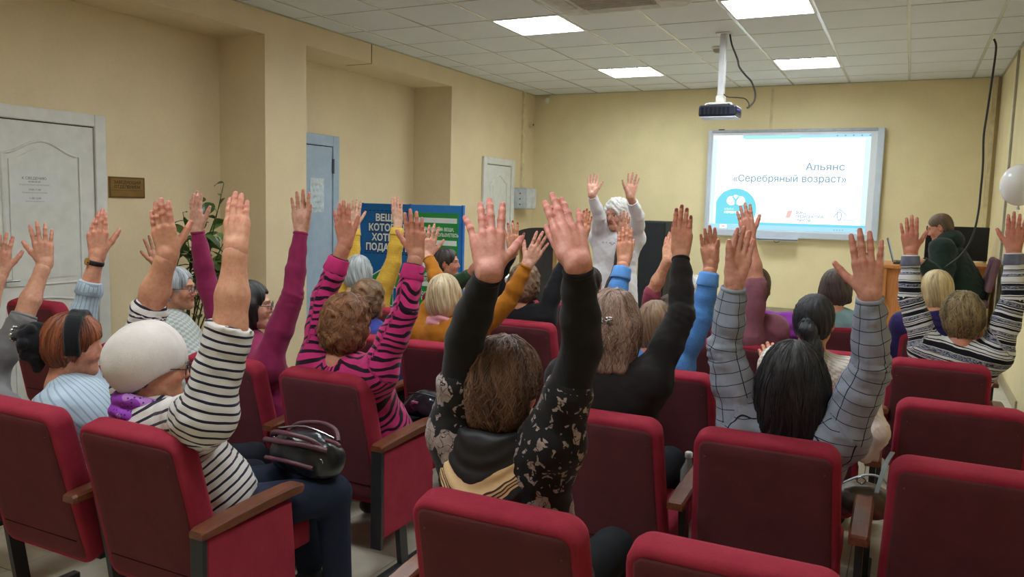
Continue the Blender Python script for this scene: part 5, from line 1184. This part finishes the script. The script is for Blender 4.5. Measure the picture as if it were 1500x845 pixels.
PPL['glasses'] = person('grey-haired woman with glasses in a pale patterned blouse, half hidden behind the magenta sleeve', (258, 392, -6.75), 60, (.98, -7.0), (floral2, 'blouse') if False else (check('blouse_pale', S(150, 152, 150), S(176, 184, 180), 60), 'blouse'), D(kind='short', mat=('hair_grey', (110, 116, 122), (188, 194, 198)), vol=1.0),
    L=D(s=(246, 505), e=(250, 455), w=(232, 388), t=(218, 330), th=-1, tw=0, spread=9, curl=8, dy=.0), hyaw=62, cuff=(.3, 1), skin=(196, 146, 118), face=True)
PPL['clip'] = person('brown-haired woman with a silver hair clip in a plain black sweater', (900, 429, -7.02), 0, (3.34, -7.08), (cloth('black_sweater', S(36, 31, 33)), 'sweater'), D(kind='long', mat=('hair_clip_brown', (78, 54, 48), (190, 156, 140)), len=.15, vol=1.12, wave=.006, strands=420, n=10),
    R=D(s=(950, 560), sw=.7, str=1.0, e=(984, 462), w=(997, 374), t=(1002, 291), th=-1, tw=25, spread=[2, 0, 0, 2], curl=6, thumb=24, dy=.05, hl=.182), cuff=(1, .94), fat=1.08, skin=(208, 150, 120), nail=(120, 40, 50))
PPL['plaid'] = person('woman with long straight black hair in a grey plaid shirt', (1165, 507, -7.08), 0, (3.95, -7.1), (plaid('plaid_grey', S(146, 152, 168), S(34, 38, 58), .041, .060), 'shirt', D(loose=1.08)), D(kind='long', mat=('hair_black', (14, 13, 16), (48, 44, 48)), len=.27, vol=1.14, strands=260, amp=.003, n=13),
    L=D(s=(1098, 600), e=(1064, 520), w=(1076, 410), t=(1092, 338), th=-1, tw=20, spread=1, curl=8, thumb=26, dy=.03), R=D(s=(1235, 600), e=(1284, 532), w=(1274, 430), t=(1266, 334), th=-1, tw=-5, spread=[4, 1, -2, -12], curl=8, thumb=50, dy=-.02, hl=.186), cuff=(.88, .94), fat=1.02, armfat=1.08, fold=.006, skin=(204, 150, 128), hs=1.05)
# --- third row
PPL['blue'] = person('woman in a light blue knit sweater with both arms raised, behind the silver hair clip', (962, 441, -6.1), 0, (3.33, -6.15), (cloth('blue_knit', S(84, 138, 208), .1, knit=75), 'sweater', D(cuffs=[(cloth('blue_rib', S(96, 150, 220), .1), .06, 1.05)])), D(kind='bob', mat=('hair_light_brown', (78, 58, 44), (160, 128, 100))),
    L=D(s=(918, 520), e=(914, 452), w=(914, 382), t=(916, 332), th=1, tw=0, spread=1, curl=6, thumb=18, dy=.03), R=D(s=(988, 540), sw=.85, str=.90, e=(1050, 475), w=(1041, 388), t=(1036, 329), th=1, tw=0, spread=2, curl=6, thumb=16, dy=.03), cuff=(.84, .84), armfat=1.1, res=1.1)
PPL['ponytail'] = person('woman with a black ponytail in a cream knit vest, one small hand raised', (1196, 432, -6.1), 4, (3.93, -6.15), (check('vest_cream', S(222, 214, 206), S(188, 178, 170), 95), 'vest'), D(kind='tied', mat=('hair_black2', (16, 16, 20), (44, 44, 52)), n=16),
    L=D(s=(1150, 545), e=(1118, 590), w=(1128, 536), t=(1120, 492), th=1, tw=0, spread=4, curl=[28, 30, 34, 40], thumb=38, dy=.12, l1=.2), hyaw=12, cuff=(.5, 1), res=1.1, skin=(200, 146, 118))
PPL['mustard'] = person('blonde bobbed woman with a pink collar in a mustard sweater', (652, 402, -6.1), 0, (2.13, -6.15), (cloth('mustard_knit', S(170, 106, 28), .1, knit=0), 'sweater'), D(kind='bob', mat=('hair_blonde', (150, 124, 88), (222, 204, 170)), vol=1.0, n=12),
    L=D(s=(618, 500), e=(634, 440), w=(626, 374), t=(634, 322), th=1, tw=-10, spread=6, curl=8, dy=.05), R=D(s=(696, 500), e=(728, 462), w=(773, 386), t=(802, 338), th=-1, tw=8, spread=[12, 6, 2, -6], curl=6, thumb=50, dy=.06), cuff=(.90, .94), res=1.15, skin=(218, 170, 146))
PPL['perm'] = person('curly brown-haired woman in deep blue, just behind the zebra sweater', (541, 410, -6.1), 10, (1.6, -6.15), (cloth('deep_blue', S(50, 56, 128)), 'cardigan'), D(kind='curly', mat=('hair_perm2', (58, 40, 28), (140, 104, 72)), vol=1.03, curl=1.0), res=1.2)
# --- fourth row
PPL['yellow'] = person('grey bobbed woman in a yellow knit with both arms raised, before the information stand', (526, 374, -5.3), 0, (.93, -5.3), (cloth('yellow_knit', S(214, 172, 66), .1, knit=55), 'sweater', D(cuffs=[(cloth('yellow_rib', S(220, 180, 76), .08), .04, 1.0)], loose=1.1)), D(kind='bob', mat=('hair_silver', (112, 118, 122), (196, 202, 204)), part=(.02, -.01)),
    L=D(s=(505, 455), e=(512, 388), w=(519, 330), t=(521, 280), th=1, tw=0, spread=6, curl=12, dy=.03), R=D(s=(556, 458), e=(571, 400), w=(583, 326), t=(579, 280), th=-1, tw=25, spread=3, curl=12, thumb=20, dy=.03), cuff=(.9, .86), res=1.2, skin=(222, 186, 160))
PPL['curlyblack'] = person('woman with curly brown hair in a black top with a wide neck, beside the aisle', (770, 389, -5.25), 0, (2.17, -5.28), (cloth('black_top', S(30, 30, 34)), 'top', D(collar=0)), D(kind='curly', mat=('hair_curly_brown', (60, 42, 32), (150, 114, 88)), vol=1.14, curl=1.0),
    L=D(s=(742, 462), e=(736, 420), w=(752, 368), t=(746, 302), th=1, tw=0, spread=7, curl=6, thumb=42, dy=.03), R=D(s=(796, 470), e=(816, 412), w=(852, 352), t=(866, 284), th=-1, tw=35, spread=0, curl=5, thumb=14, dy=-.12, dy2=-.12, hl=.19), cuff=(.86, .5), res=1.15, skin=(208, 154, 120), nail=(130, 34, 44))
PPL['stripes'] = person('woman with short dark blonde hair in a black, white and grey striped knit cardigan', (1412, 431, -5.22), 0, (4.5, -5.28), (knit_stripes('knit_stripes'), 'cardigan', D(cuffs=[(cloth('melange_grey', S(104, 106, 122), .25), .05, 1.0)])), D(kind='short', mat=('hair_dark_blonde', (62, 50, 36), (168, 146, 106)), vol=1.12, wave=.007, strands=400, n=8, amp=.005),
    L=D(s=(1368, 505), e=(1343, 448), w=(1334, 368), t=(1331, 314), th=1, tw=0, spread=[6, 3, 0, -8], curl=10, thumb=46, dy=.03), R=D(s=(1452, 508), e=(1488, 452), w=(1485, 366), t=(1490, 306), th=-1, tw=0, spread=3, curl=6, thumb=44, dy=.03), cuff=(.9, .92), fat=1.05, armfat=1.12, skin=(190, 128, 104), res=1.0)
PPL['mauve'] = person('brown-haired person in a mauve shirt with a rolled sleeve, behind the plaid sleeve', (1108, 392, -5.2), 0, (3.40, -5.28), (cloth('mauve_cotton', S(132, 82, 96)), 'shirt'), D(kind='short', mat=('hair_brown', (46, 34, 28), (110, 86, 70))),
    L=D(s=(1098, 500), sw=.9, sdy=-.16, str=.88, e=(1140, 425), w=(1097, 346), t=(1088, 298), th=1, tw=0, spread=4, curl=14, dy=-.25, lim=.28), sh=.72, cuff=(.05, 1), res=1.15, armfat=1.2, skin=(206, 148, 126))
PPL['rose'] = person('person in a rose top with one bare forearm up, hidden behind the black sleeve', (984, 432, -5.2), 0, (2.93, -5.28), (cloth('rose_cotton', S(146, 66, 84)), 'top'), D(kind='short', mat=('hair_brown', (46, 34, 28), (110, 86, 70))),
    L=D(s=(966, 478), e=(962, 432), w=(978, 380), t=(982, 338), th=1, tw=-30, spread=1, curl=8, dy=.03), cuff=(.03, 1), res=1.2, skin=(224, 168, 136))
# --- front row
PPL['green'] = person('dark short-haired woman with an earring in a dark green sweater, turned right', (655, 364, -4.25), 70, (.98, -4.3), (cloth('dark_green', S(50, 78, 52)), 'sweater'), D(kind='short', mat=('hair_dark', (30, 26, 26), (70, 60, 56)), vol=1.0),
    R=D(s=(676, 425), e=(684, 402), w=(712, 374), t=(722, 344), th=-1, tw=0, spread=4, curl=8, dy=.0), hyaw=72, cuff=(1, .05), res=1.25, face=True, skin=(196, 138, 112))
PPL['darkhead'] = person('dark brown-haired person in a charcoal jacket with one arm up, below the presenter', (866, 392, -4.3), 0, (2.17, -4.3), (cloth('charcoal', S(66, 58, 60)), 'jacket'), D(kind='short', mat=('hair_dark', (30, 26, 26), (70, 60, 56))),
    R=D(s=(886, 438), e=(898, 404), w=(912, 346), t=(918, 306), th=-1, tw=-20, spread=5, curl=8, dy=.0), cuff=(1, .7), res=1.25, skin=(214, 164, 136))
PPL['white'] = person('white-haired older woman in the front row, glimpsed between the blue sleeve and the black sleeve', (1018, 404, -4.3), 0, (2.97, -4.3), (cloth('rose_cotton', S(146, 66, 84)), 'top'), D(kind='curly', mat=('hair_white', (170, 168, 164), (232, 230, 226))), res=1.3)
PPL['teal'] = person('brown bobbed woman in a pale teal sweater, in front of the stage desk', (1226, 395, -4.3), 0, (3.9, -4.3), (cloth('pale_teal', S(128, 156, 160)), 'sweater'), D(kind='bob', mat=('hair_dark_brown', (36, 28, 28), (92, 74, 70)), vol=1.03), hyaw=12, res=1.15)
PPL['purple'] = person('blonde woman with short hair in a dark purple top, left of the striped cardigan', (1374, 398, -4.3), 0, (4.46, -4.3), (cloth('dark_purple', S(48, 40, 92)), 'top'), D(kind='short', mat=('hair_blonde2', (150, 122, 84), (224, 202, 156)), vol=1.08), res=1.15)
# --- presenter and the man at the desk
GROUP = None
PPL['presenter'] = person('white-haired woman in a white blouse standing and facing the audience with both arms raised', (904, 293, -3.78), 176, (2.2, -3.76, .86, 0), (cloth('white_blouse', S(226, 226, 232), .05), 'blouse', D(hem=.06, loose=1.0, collar=.02)), D(kind='curly', mat=('hair_snow', (190, 188, 184), (240, 238, 234)), vol=1.16, brow=(150, 130, 118)),
    R=D(s=(884, 346), e=(876, 318), w=(867, 285), t=(869, 256), th=1, tw=0, spread=4, curl=5, dy=-.45, lim=.40, l1=.26, l2=.22), L=D(s=(924, 344), e=(936, 320), w=(923, 287), t=(929, 255), th=-1, tw=0, spread=7, curl=5, dy=-.45, lim=.40, l1=.26, l2=.22), stand=True, face=True, res=.9, skin=(222, 172, 150), trousers=(222, 222, 226), cuff=(.7, .9), hyaw=-168, pitch=-6, sh=1.05)
PPL['man'] = person('young man with cropped hair in a dark green hoodie at the stage desk', (1379, 313, -1.78), -78, (4.80, -1.86, .37), (cloth('hoodie_green', S(32, 46, 42), .1), 'hoodie', D(loose=1.35, collar=.0)), D(kind='crop', mat=('hair_crop', (66, 50, 38), (112, 88, 66)), amp=.001, vol=.94),
    L=D(s=(1386, 366), e=(1372, 392), w=(1350, 384), t=(1334, 386), th=1, tw=0, spread=3, curl=14, dy=-.05, l1=.30, l2=.25), hyaw=-82, pitch=-22, res=.95, face=True, fat=1.38, armfat=1.35, hs=1.04, skin=(206, 150, 124), trousers=(40, 42, 50))
# ------------------------------------------------------------------ things worn and carried (parts of the people)
def part(o, name, mb, m): return ob(name, mb, m, o['root'])
def fpart(o, name, F, m, pat=False):
    P, Q = F.mesh(); return ob(name, qmesh(name, [(P, Q)], dict(pat=('FLOAT_VECTOR', P))), m, o['root'])
BLACKV = cloth('black_velvet', S(22, 22, 28), .2, .4, sheen=.2)
GOLD = plain('gold', S(206, 168, 96), .25, .5, 1.0); SILV = plain('silver', S(200, 200, 204), .22, .5, 1.0); GLB = plain('glasses_dark', S(44, 38, 40), .3, .5)
def lens_mat():
    if 'lens' in MATS: return MATS['lens']
    t = NT('lens'); t.base((.95, .97, 1, 1)); t.b.inputs['Transmission Weight'].default_value = .95; t.b.inputs['IOR'].default_value = 1.05; MATS['lens'] = t.fin(.05, .5); return MATS['lens']
def glasses(o, m=GLB, tint=None):
    H = o['H']; b = MB(); hf = o['hf']
    for e in (-1, 1):
        b.ring(H(.032*e, .103, .000), hf, .023, .0018, 20, 6, .82, side=o['hr'])
        b.tube([H(.054*e, .100, .004), H(.074*e, .085, .008), H(.080*e, .02, .006), H(.080*e, -.01, .004)], .0018, 6)
    b.tube([H(-.010, .106, .003), H(0, .109, .006), H(.010, .106, .003)], .0016, 6)
    g_ = part(o, 'glasses', b, m)
    for e in (-1, 1):
        c = H(.032*e, .102, 0); n = 18
        mb = MB(); mb.loft([[c+hf*d+(.0215*math.cos(a)*o['hr']+.018*math.sin(a)*o['hu']) for a in np.linspace(0, 2*math.pi, n, endpoint=False)] for d in (0, .0015)], True, False)
        ob('lens', mb, lens_mat(), g_)
def wristband(o, side, t_, r, m, name, thick=.0035, wide=.004):
    a = o['arms'][side]; c = a['W']+(a['E']-a['W'])*t_; return part(o, name, MB().ring(c, nrm(a['E']-a['W']), r, (thick, wide), 28, 8), m)
def collar_scarf(o, name, m, rad=.085, rise=.05, drop=.05, back=.0, thick=.018, seed=1, res_=.007):
    N, su, br, bf = o['N'], o['su'], o['br'], o['bf']; F = Field(N-.2, N+.2, res_); r_ = np.random.default_rng(seed)
    for lay in range(3):
        n = 20; pts = []
        for i in range(n+1):
            a = 2*math.pi*i/n; q = N+br*math.cos(a)*rad*(1+.14*lay)+bf*(math.sin(a)*rad*(.95+.12*lay)+.012)+A(0, 0, rise-.024*lay-.012*math.sin(a)-drop*.4*lay*(.4+.6*max(0, -math.sin(a)))+.007*math.sin(3*a+lay*2+seed))
            pts.append(q)
        for a_, b_ in zip(pts[:-1], pts[1:]): F.add(cone(a_, b_, thick, thick), k=.012)
    X, Y, Z = F.coords(); F.disp(np.where(np.abs(F.F) < .04, .004*wavg(X, Y, Z, 70, seed), 0).astype(np.float32)); return fpart(o, name, F, m)
# headband woman
o = PPL['headband']; H, hM = o['H'], o['hM']
F = Field(o['HC']-.2, o['HC']+.2, .0055); pts = []
for i in range(25):
    a = math.radians(-118+236*i/24); pts.append(H(.094*math.sin(a), .018-.012*math.cos(a), .030+.100*math.cos(a)))
for a_, b_ in zip(pts[:-1], pts[1:]):
    for q_ in (-.018, 0, .018): F.add(cone(a_+o['hf']*q_, b_+o['hf']*q_, .011, .011), k=.008)
X, Y, Z = F.coords(); F.disp(np.where(np.abs(F.F) < .04, .004*wavg(X, Y, Z, 80, 4), 0).astype(np.float32)); fpart(o, 'headband', F, BLACKV)
F = Field(o['HC']-.26, o['HC']+.26, .0055); r = random.Random(2); cc = H(0, -.145, -.005)
F.add(ell(cc, (.055, .055, .066), hM), k=.01)
for i in range(26):
    a, e_ = r.uniform(0, 6.28), r.uniform(-1, 1); d = hM[0]*math.cos(a)*math.sqrt(1-e_*e_)+hM[1]*math.sin(a)*math.sqrt(1-e_*e_)+hM[2]*e_; F.add(ell(cc+d*.060, (.023, .023, .023)), k=.006)
F.add(cone(H(0, -.10, -.02), H(.02, -.12, -.10), .03, .018), k=.02)
sc_ = fpart(o, 'scrunchie', F, BLACKV)
for i in range(9):
    a = i*.7; b = MB().sphere(cc-o['hf']*.074+o['hr']*.026*math.cos(a)+o['hu']*(.03+.026*math.sin(a)), .0065, 10, 7); ob('bead', b, SILV, sc_)
a = o['arms'][-1]
wristband(o, -1, .15, .031, plain('watch_strap', S(28, 28, 34), .4, .4), 'watch_strap', .0028, .010)
c = a['W']+(a['E']-a['W'])*.15; ax_ = nrm(a['E']-a['W']); side = nrm(-a['x']-a['n']*.6); side = nrm(side-ax_*(side@ax_))
part(o, 'watch', MB().cyl(c+side*.029, c+side*.039, .015, .0145, 20), GOLD)
# beret woman
o = PPL['beret']; H, hM = o['H'], o['hM']
F = Field(o['HC']-.26, o['HC']+.26, .0055); bc = H(-.016, -.040, .034); tilt = nrm(o['hu']-o['hf']*.55+o['hr']*-.12); tr = nrm(np.cross(o['hf'], tilt)); tf = np.cross(tilt, tr); TMb = np.stack([tr, tf, tilt])
F.add(ell(bc, (.128, .132, .116), TMb), k=.02); F.add(ell(bc-tilt*.045, (.110, .118, .080), TMb), k=.05)
F.sub(ell(H(0, .02, -.05), (.084, .098, .085), hM), k=.02)
X, Y, Z = F.coords(); q1 = (X-bc[0])*tr[0]+(Y-bc[1])*tr[1]+(Z-bc[2])*tr[2]; q2 = (X-bc[0])*tf[0]+(Y-bc[1])*tf[1]+(Z-bc[2])*tf[2]
F.disp(np.where(np.abs(F.F) < .04, .0035*wavg(X, Y, Z, 34, 6)+.003*np.exp(-((q1-.045)**2)/.00004), 0).astype(np.float32))
WOOL = cloth('beret_wool', S(214, 204, 200), .05, .35, sheen=.3); bt = fpart(o, 'beret', F, WOOL)
ob('beret_stalk', MB().cyl(bc+tilt*.076, bc+tilt*.088, .004, .003, 8), WOOL, bt)
glasses(o)
collar_scarf(o, 'scarf', dotted('scarf_purple', S(186, 128, 206), S(70, 40, 110), S(150, 62, 184)), .090, .055, .06, thick=.020, seed=3)
# other glasses, jewellery
glasses(PPL['magenta']); glasses(PPL['glasses'])
o = PPL['plaid']; wristband(o, -1, .13, .0275, SILV, 'bracelet', .0022, .0030)
o = PPL['green']; part(o, 'earring', MB().ring(o['H'](.080, -.004, -.048), o['hf'], .012, .0018, 16, 6), GOLD)
for nm, side, fi in (('curlyblack', 1, 0), ('clip', 1, 1), ('beret', -1, 1), ('floral', -1, 2)):
    o = PPL[nm]; a = o['arms'][side]; s_ = a['L']/.182; x0_ = (.030, .010, -.011)[fi]; c = a['W']+(a['x']*(x0_+.002)+a['u']*.108+a['n']*.003)*s_; part(o, 'ring', MB().ring(c, a['u'], .0092*s_, (.0012, .0020), 18, 6), GOLD)
# floral jacket: neck scarf
o = PPL['floral']; N, br, bf, su = o['N'], o['br'], o['bf'], o['su']
F = Field(N-.3, N+.3, .007)
for lay in range(7):
    pts = []
    for i in range(25):
        a = 2*math.pi*i/24; bk = max(0, -math.sin(a)); q = N+br*math.cos(a)*(.086+.007*lay)+bf*(math.sin(a)*(.084+.0075*lay)+.004)+A(0, 0, .060-.013*lay-.022*lay*bk*.75); pts.append(q)
    for a_, b_ in zip(pts[:-1], pts[1:]): F.add(cone(a_, b_, .016, .016), k=.022)
X, Y, Z = F.coords(); F.disp(np.where(np.abs(F.F) < .04, .0018*np.sin((Z-N[2])*150-700*(X-N[0])**2)+.003*wavg(X, Y, Z, 45, 9), 0).astype(np.float32))
P, Q = F.mesh(); me = qmesh('scarf', [(P, Q)], dict(pat=('FLOAT_VECTOR', P-N))); t_ = scarf_gold(); so = ob('scarf', me, t_, o['root'])
# hair clip
o = PPL['clip']; H = o['H']; b = MB(); r = random.Random(4); cc = H(.0, -.128, .030)
for i in range(14):
    a = r.uniform(-1, 1); b.tube([cc+o['hr']*(.036*a-.012)+o['hu']*r.uniform(-.016, .016), cc-o['hf']*.012+o['hr']*.036*a+o['hu']*r.uniform(-.02, .02), cc+o['hr']*(.036*a+.012)+o['hu']*r.uniform(-.016, .016)], .0022, 6)
part(o, 'hair_clip', b, SILV)
# ponytail
o = PPL['ponytail']; H = o['H']; F = Field(o['HC']-.45, o['HC']+.2, .006); pts = [H(.0, -.105, .0), H(.016, -.135, -.03), H(.045, -.135, -.10), H(.068, -.12, -.19), H(.075, -.11, -.28)]
for i in range(4): F.add(cone(pts[i], pts[i+1], (.030, .036, .038, .030)[i], (.036, .038, .030, .012)[i]), k=.02)
X, Y, Z = F.coords(); F.disp(np.where(np.abs(F.F) < .04, .003*np.sin(X*420+8*np.sin(Z*14)), 0).astype(np.float32)); P, Q = F.mesh()
ob('ponytail', qmesh('ponytail', [(P, Q)], dict(pat=('FLOAT_VECTOR', (P-o['HC'])*np.array([1, .3, .4])))), hair_mat('hair_black2', S(16, 16, 20), S(44, 44, 52)), o['root'])
part(o, 'hair_tie', MB().ring(H(0, -.112, -.006), H(.0, -.105, .0)-H(.012, -.135, -.03), .026, .008, 20, 8), BLACKV)
# collars
collar_scarf(PPL['mustard'], 'pink_collar', cloth('collar_pink', S(222, 156, 170), .06), .068, .035, .01, thick=.012, seed=5)
collar_scarf(PPL['purple'], 'collar', cloth('dark_purple', S(48, 40, 92)), .072, .02, .02, thick=.015, seed=5)
# presenter's blouse: placket, embroidery
o = PPL['presenter']; N, su, sf, sr = o['N'], o['su'], o['sf'], o['sr']; L_ = o['Lsp']; EMB = plain('embroidery', S(120, 132, 160), .7, .2)
fy = lambda k, dx: o['HIP']+su*L_*k+sr*dx+sf*(.138 if k < .75 else .120)
part(o, 'placket', MB().tube([fy(k, .0) for k in (.02, .3, .55, .82)], .006, 6), plain('white_trim', S(236, 236, 240), .6, .2))
pl_ = MB()
for dx in (-.05, -.03, .03, .05): pl_.tube([fy(k, dx)-sf*abs(dx)*.12 for k in (.35, .6, .84)], .0035, 5)
part(o, 'pleats', pl_, plain('white_trim', S(236, 236, 240), .6, .2)); b = MB(); r = random.Random(8)
for i in range(26):
    dx = -.085+.17*i/25; c = fy(.86, dx)-sf*abs(dx)*.2; b.tube([c+su*.010*math.sin(i*1.3), c+sr*.006+su*.010*math.sin(i*1.3+1)], .0032, 5)
part(o, 'embroidery', b, EMB)
for k in (.1, .28, .46, .64): part(o, 'button', MB().cyl(fy(k, 0)+sf*.004, fy(k, 0)+sf*.010, .006, n=10), plain('button_pearl', S(210, 210, 214), .3, .5))
# hood on the man's back
o = PPL['man']; N, bf = o['N'], o['bf']; F = Field(N-.3, N+.3, .009)
F.add(ell(N-bf*.045+A(0, 0, .055), (.115, .135, .10)), k=.03); F.add(cone(N-bf*.05+A(0, .085, .055), N+bf*.085+A(0, .06, .005), .040, .034), cone(N-bf*.05+A(0, -.085, .055), N+bf*.085+A(0, -.06, .005), .040, .034), cone(N+bf*.085+A(0, .06, .005), N+bf*.085+A(0, -.06, .005), .034, .034), k=.03)
X, Y, Z = F.coords(); F.disp(np.where(np.abs(F.F) < .04, .006*wavg(X, Y, Z, 45, 3), 0).astype(np.float32)); fpart(o, 'hood', F, MATS['hoodie_green'])

# ------------------------------------------------------------------ bags and loose things (each rests on something, so each stands alone)
def leather(name, c, rough=.28): return plain(name, S(*c), rough, .5, var=.15, bump=.3, bscale=60)
def soft_bag(name, base, size, m, label, cat='bag', seed=1, M=None):
    e = empty(name, base, label, cat); c = np.array(base)+A(0, 0, size[2]*.5); F = Field(c-np.array(size)*.75, c+np.array(size)*.75, .007)
    F.add(ell(c-A(0, 0, size[2]*.08), (size[0]*.5, size[1]*.5, size[2]*.5), M), k=.02); F.add(cone(c-A(size[0]*.32, 0, size[2]*.18), c+A(size[0]*.32, 0, -size[2]*.18), size[2]*.33, size[2]*.33), k=.03)
    X, Y, Z = F.coords(); F.disp(np.where(np.abs(F.F) < .05, .014*wavg(X, Y, Z, 32, seed)+.005*wavg(X, Y, Z, 75, seed+1), 0).astype(np.float32)); F.F = np.maximum(F.F, base[2]-Z)
    P, Q = F.mesh(); ob('body', qmesh('body', [(P, Q)], dict(pat=('FLOAT_VECTOR', P))), m, e); return e, c
# handbag on the beret woman's lap
bb = PY(448, 690, -7.62); e, c = soft_bag('handbag', tuple(bb), (.30, .17, .17), leather('leather_black', (30, 32, 36)), 'black handbag with plum trim on the lap of the woman in the white beret', 'handbag', 3)
PLUM = leather('leather_plum', (86, 46, 58), .4)
for dy in (-.045, .045):
    pts = [c+A(-.12, dy, .040), c+A(-.09, dy*1.5, .068), c+A(0, dy*1.9, .078), c+A(.08, dy*1.6, .066), c+A(.115, dy, .035)]; ob('handle', MB().tube(curve_pts(pts), .009, 8), PLUM, e)
ob('trim', MB().tube(curve_pts([c+A(-.14, -.06, .03), c+A(-.05, -.092, .045), c+A(.06, -.090, .05), c+A(.14, -.05, .03)]), .011, 8), PLUM, e)
ob('trim', MB().tube(curve_pts([c+A(-.12, -.08, -.03), c+A(.0, -.098, -.02), c+A(.10, -.078, -.035)]), .009, 8), PLUM, e)
ob('zip', MB().tube(curve_pts([c+A(-.13, 0, .062), c+A(0, .0, .085), c+A(.13, 0, .062)]), .004, 6), SILV, e)
for dx, dz_ in ((-.09, .06), (.08, .065), (.12, .01)): ob('buckle', MB().ring(c+A(dx, -.085+abs(dx)*.2, dz_-.02), (0, 1, .3), .010, .0022, 14, 6), SILV, e)
ob('strap', MB().tube(curve_pts([c+A(.12, -.03, .06), c+A(.17, -.04, .06), c+A(.20, -.05, .055)]), .007, 6), PLUM, e)
# patent bag beside the zebra sweater
bb = PY(630, 612, -6.78); e, c = soft_bag('patent_bag', tuple(bb), (.26, .16, .14), leather('patent_black', (40, 46, 52), .12), 'shiny black patent bag between the pink zebra sweater and the floral jacket', 'handbag', 8)
ob('zip', MB().tube(curve_pts([c+A(-.09, -.05, .045), c+A(0, -.06, .055), c+A(.10, -.05, .04)]), .004, 6), plain('zip_dark', S(70, 74, 78), .3, .5, .8), e); ob('zip_pull', MB().box(tuple(c+A(-.05, -.088, .012)), tuple(c+A(-.012, -.080, .024)), .003), SILV, e)
ob('strap', MB().tube(curve_pts([c+A(.10, -.02, .05), c+A(.16, .0, .09), c+A(.20, .03, .05)]), .005, 6), CABLE, e)
# bag with pale straps on the empty chair
bb = PY(1268, 752, -6.88); e, c = soft_bag('shoulder_bag', tuple(bb), (.20, .16, .12), leather('leather_tan', (96, 84, 70), .5), 'brown bag with pale straps between the plaid shirt and the empty chair', 'handbag', 5)
PALE = plain('strap_pale', S(150, 164, 170), .5, .3)
ob('strap', MB().loft([[np.array(p)+A(0, w_, 0)+A(0, 0, h_) for w_, h_ in ((-.009, 0), (.009, 0), (.009, .004), (-.009, .004))] for p in curve_pts([c+A(-.08, -.05, .05), c+A(-.01, -.03, .085), c+A(.05, -.02, .075), c+A(.09, -.05, .01)])], True, False), PALE, e)
ob('strap', MB().loft([[np.array(p)+A(w_, 0, 0)+A(0, 0, h_) for w_, h_ in ((-.007, 0), (.007, 0), (.007, .004), (-.007, .004))] for p in curve_pts([c+A(.03, -.07, .04), c+A(.05, .0, .12), c+A(.07, .02, .165)])], True, False), PALE, e)
ob('buckle', MB().ring(c+A(-.02, -.06, .075), (0, 1, .4), .014, .003, 16, 6), SILV, e)
# bottle between the black sweater and the plaid shirt
bb = PY(1009, 668, -6.72); e = empty('water_bottle', bb-A(0, 0, .2), 'bottle with a white cap between the black sweater chair and the plaid shirt chair', 'bottle')
t = NT('bottle_clear'); t.base((.8, .88, .9, 1)); t.b.inputs['Transmission Weight'].default_value = .7; CLR = t.fin(.1, .5)
ob('body', MB().tube([bb-A(0, 0, .2), bb-A(0, 0, .19), bb-A(0, 0, .06), bb-A(0, 0, .025), bb-A(0, 0, .0)], [.028, .031, .031, .014, .012], 18), CLR, e); ob('cap', MB().tube([bb-A(0, 0, .004), bb+A(0, 0, .014), bb+A(0, 0, .018)], [.0155, .0155, .012], 16), plain('cap_white', S(224, 222, 226), .4, .4), e)
# purple padded jacket over a front-row chair
jc = A(3.56, -4.43, .66); e = empty('purple_jacket', jc, 'bright purple jacket draped over a front row chair back', 'jacket'); F = Field(jc-A(.3, .3, .35), jc+A(.3, .35, .4), .010)
F.add(cone(jc+A(-.14, .03, -.12), jc+A(-.12, .03, .15), .07, .08), cone(jc+A(.14, .03, -.12), jc+A(.12, .03, .15), .07, .08), cone(jc+A(-.10, .03, .17), jc+A(.10, .03, .17), .085, .085), k=.06)
X, Y, Z = F.coords(); F.disp(np.where(np.abs(F.F) < .05, .006*np.sin(Z*90)+.006*wavg(X, Y, Z, 40, 2), 0).astype(np.float32)); P, Q = F.mesh(); ob('shell', qmesh('shell', [(P, Q)], dict(pat=('FLOAT_VECTOR', P))), cloth('jacket_purple', S(132, 52, 150), .1), e)
# cream knit garment hanging beside the plaid shirt
gc = PY(1296, 625, -6.66); e = empty('cream_cardigan', gc-A(0, 0, .2), 'cream chunky knit cardigan hanging beside the plaid shirt', 'cardigan'); F = Field(gc-A(.2, .2, .3), gc+A(.2, .2, .25), .008)
F.add(cone(gc+A(-.06, .02, .10), gc+A(-.03, 0, -.03), .04, .045), cone(gc+A(-.03, 0, -.03), gc+A(-.06, .02, -.12), .045, .035), k=.03)
X, Y, Z = F.coords(); F.disp(np.where(np.abs(F.F) < .05, .004*np.sin(X*300)*np.sin(Z*300)+.005*wavg(X, Y, Z, 50, 2), 0).astype(np.float32)); P, Q = F.mesh(); ob('knit', qmesh('knit', [(P, Q)], dict(pat=('FLOAT_VECTOR', P))), cloth('cream_knit', S(214, 198, 190), .08), e)
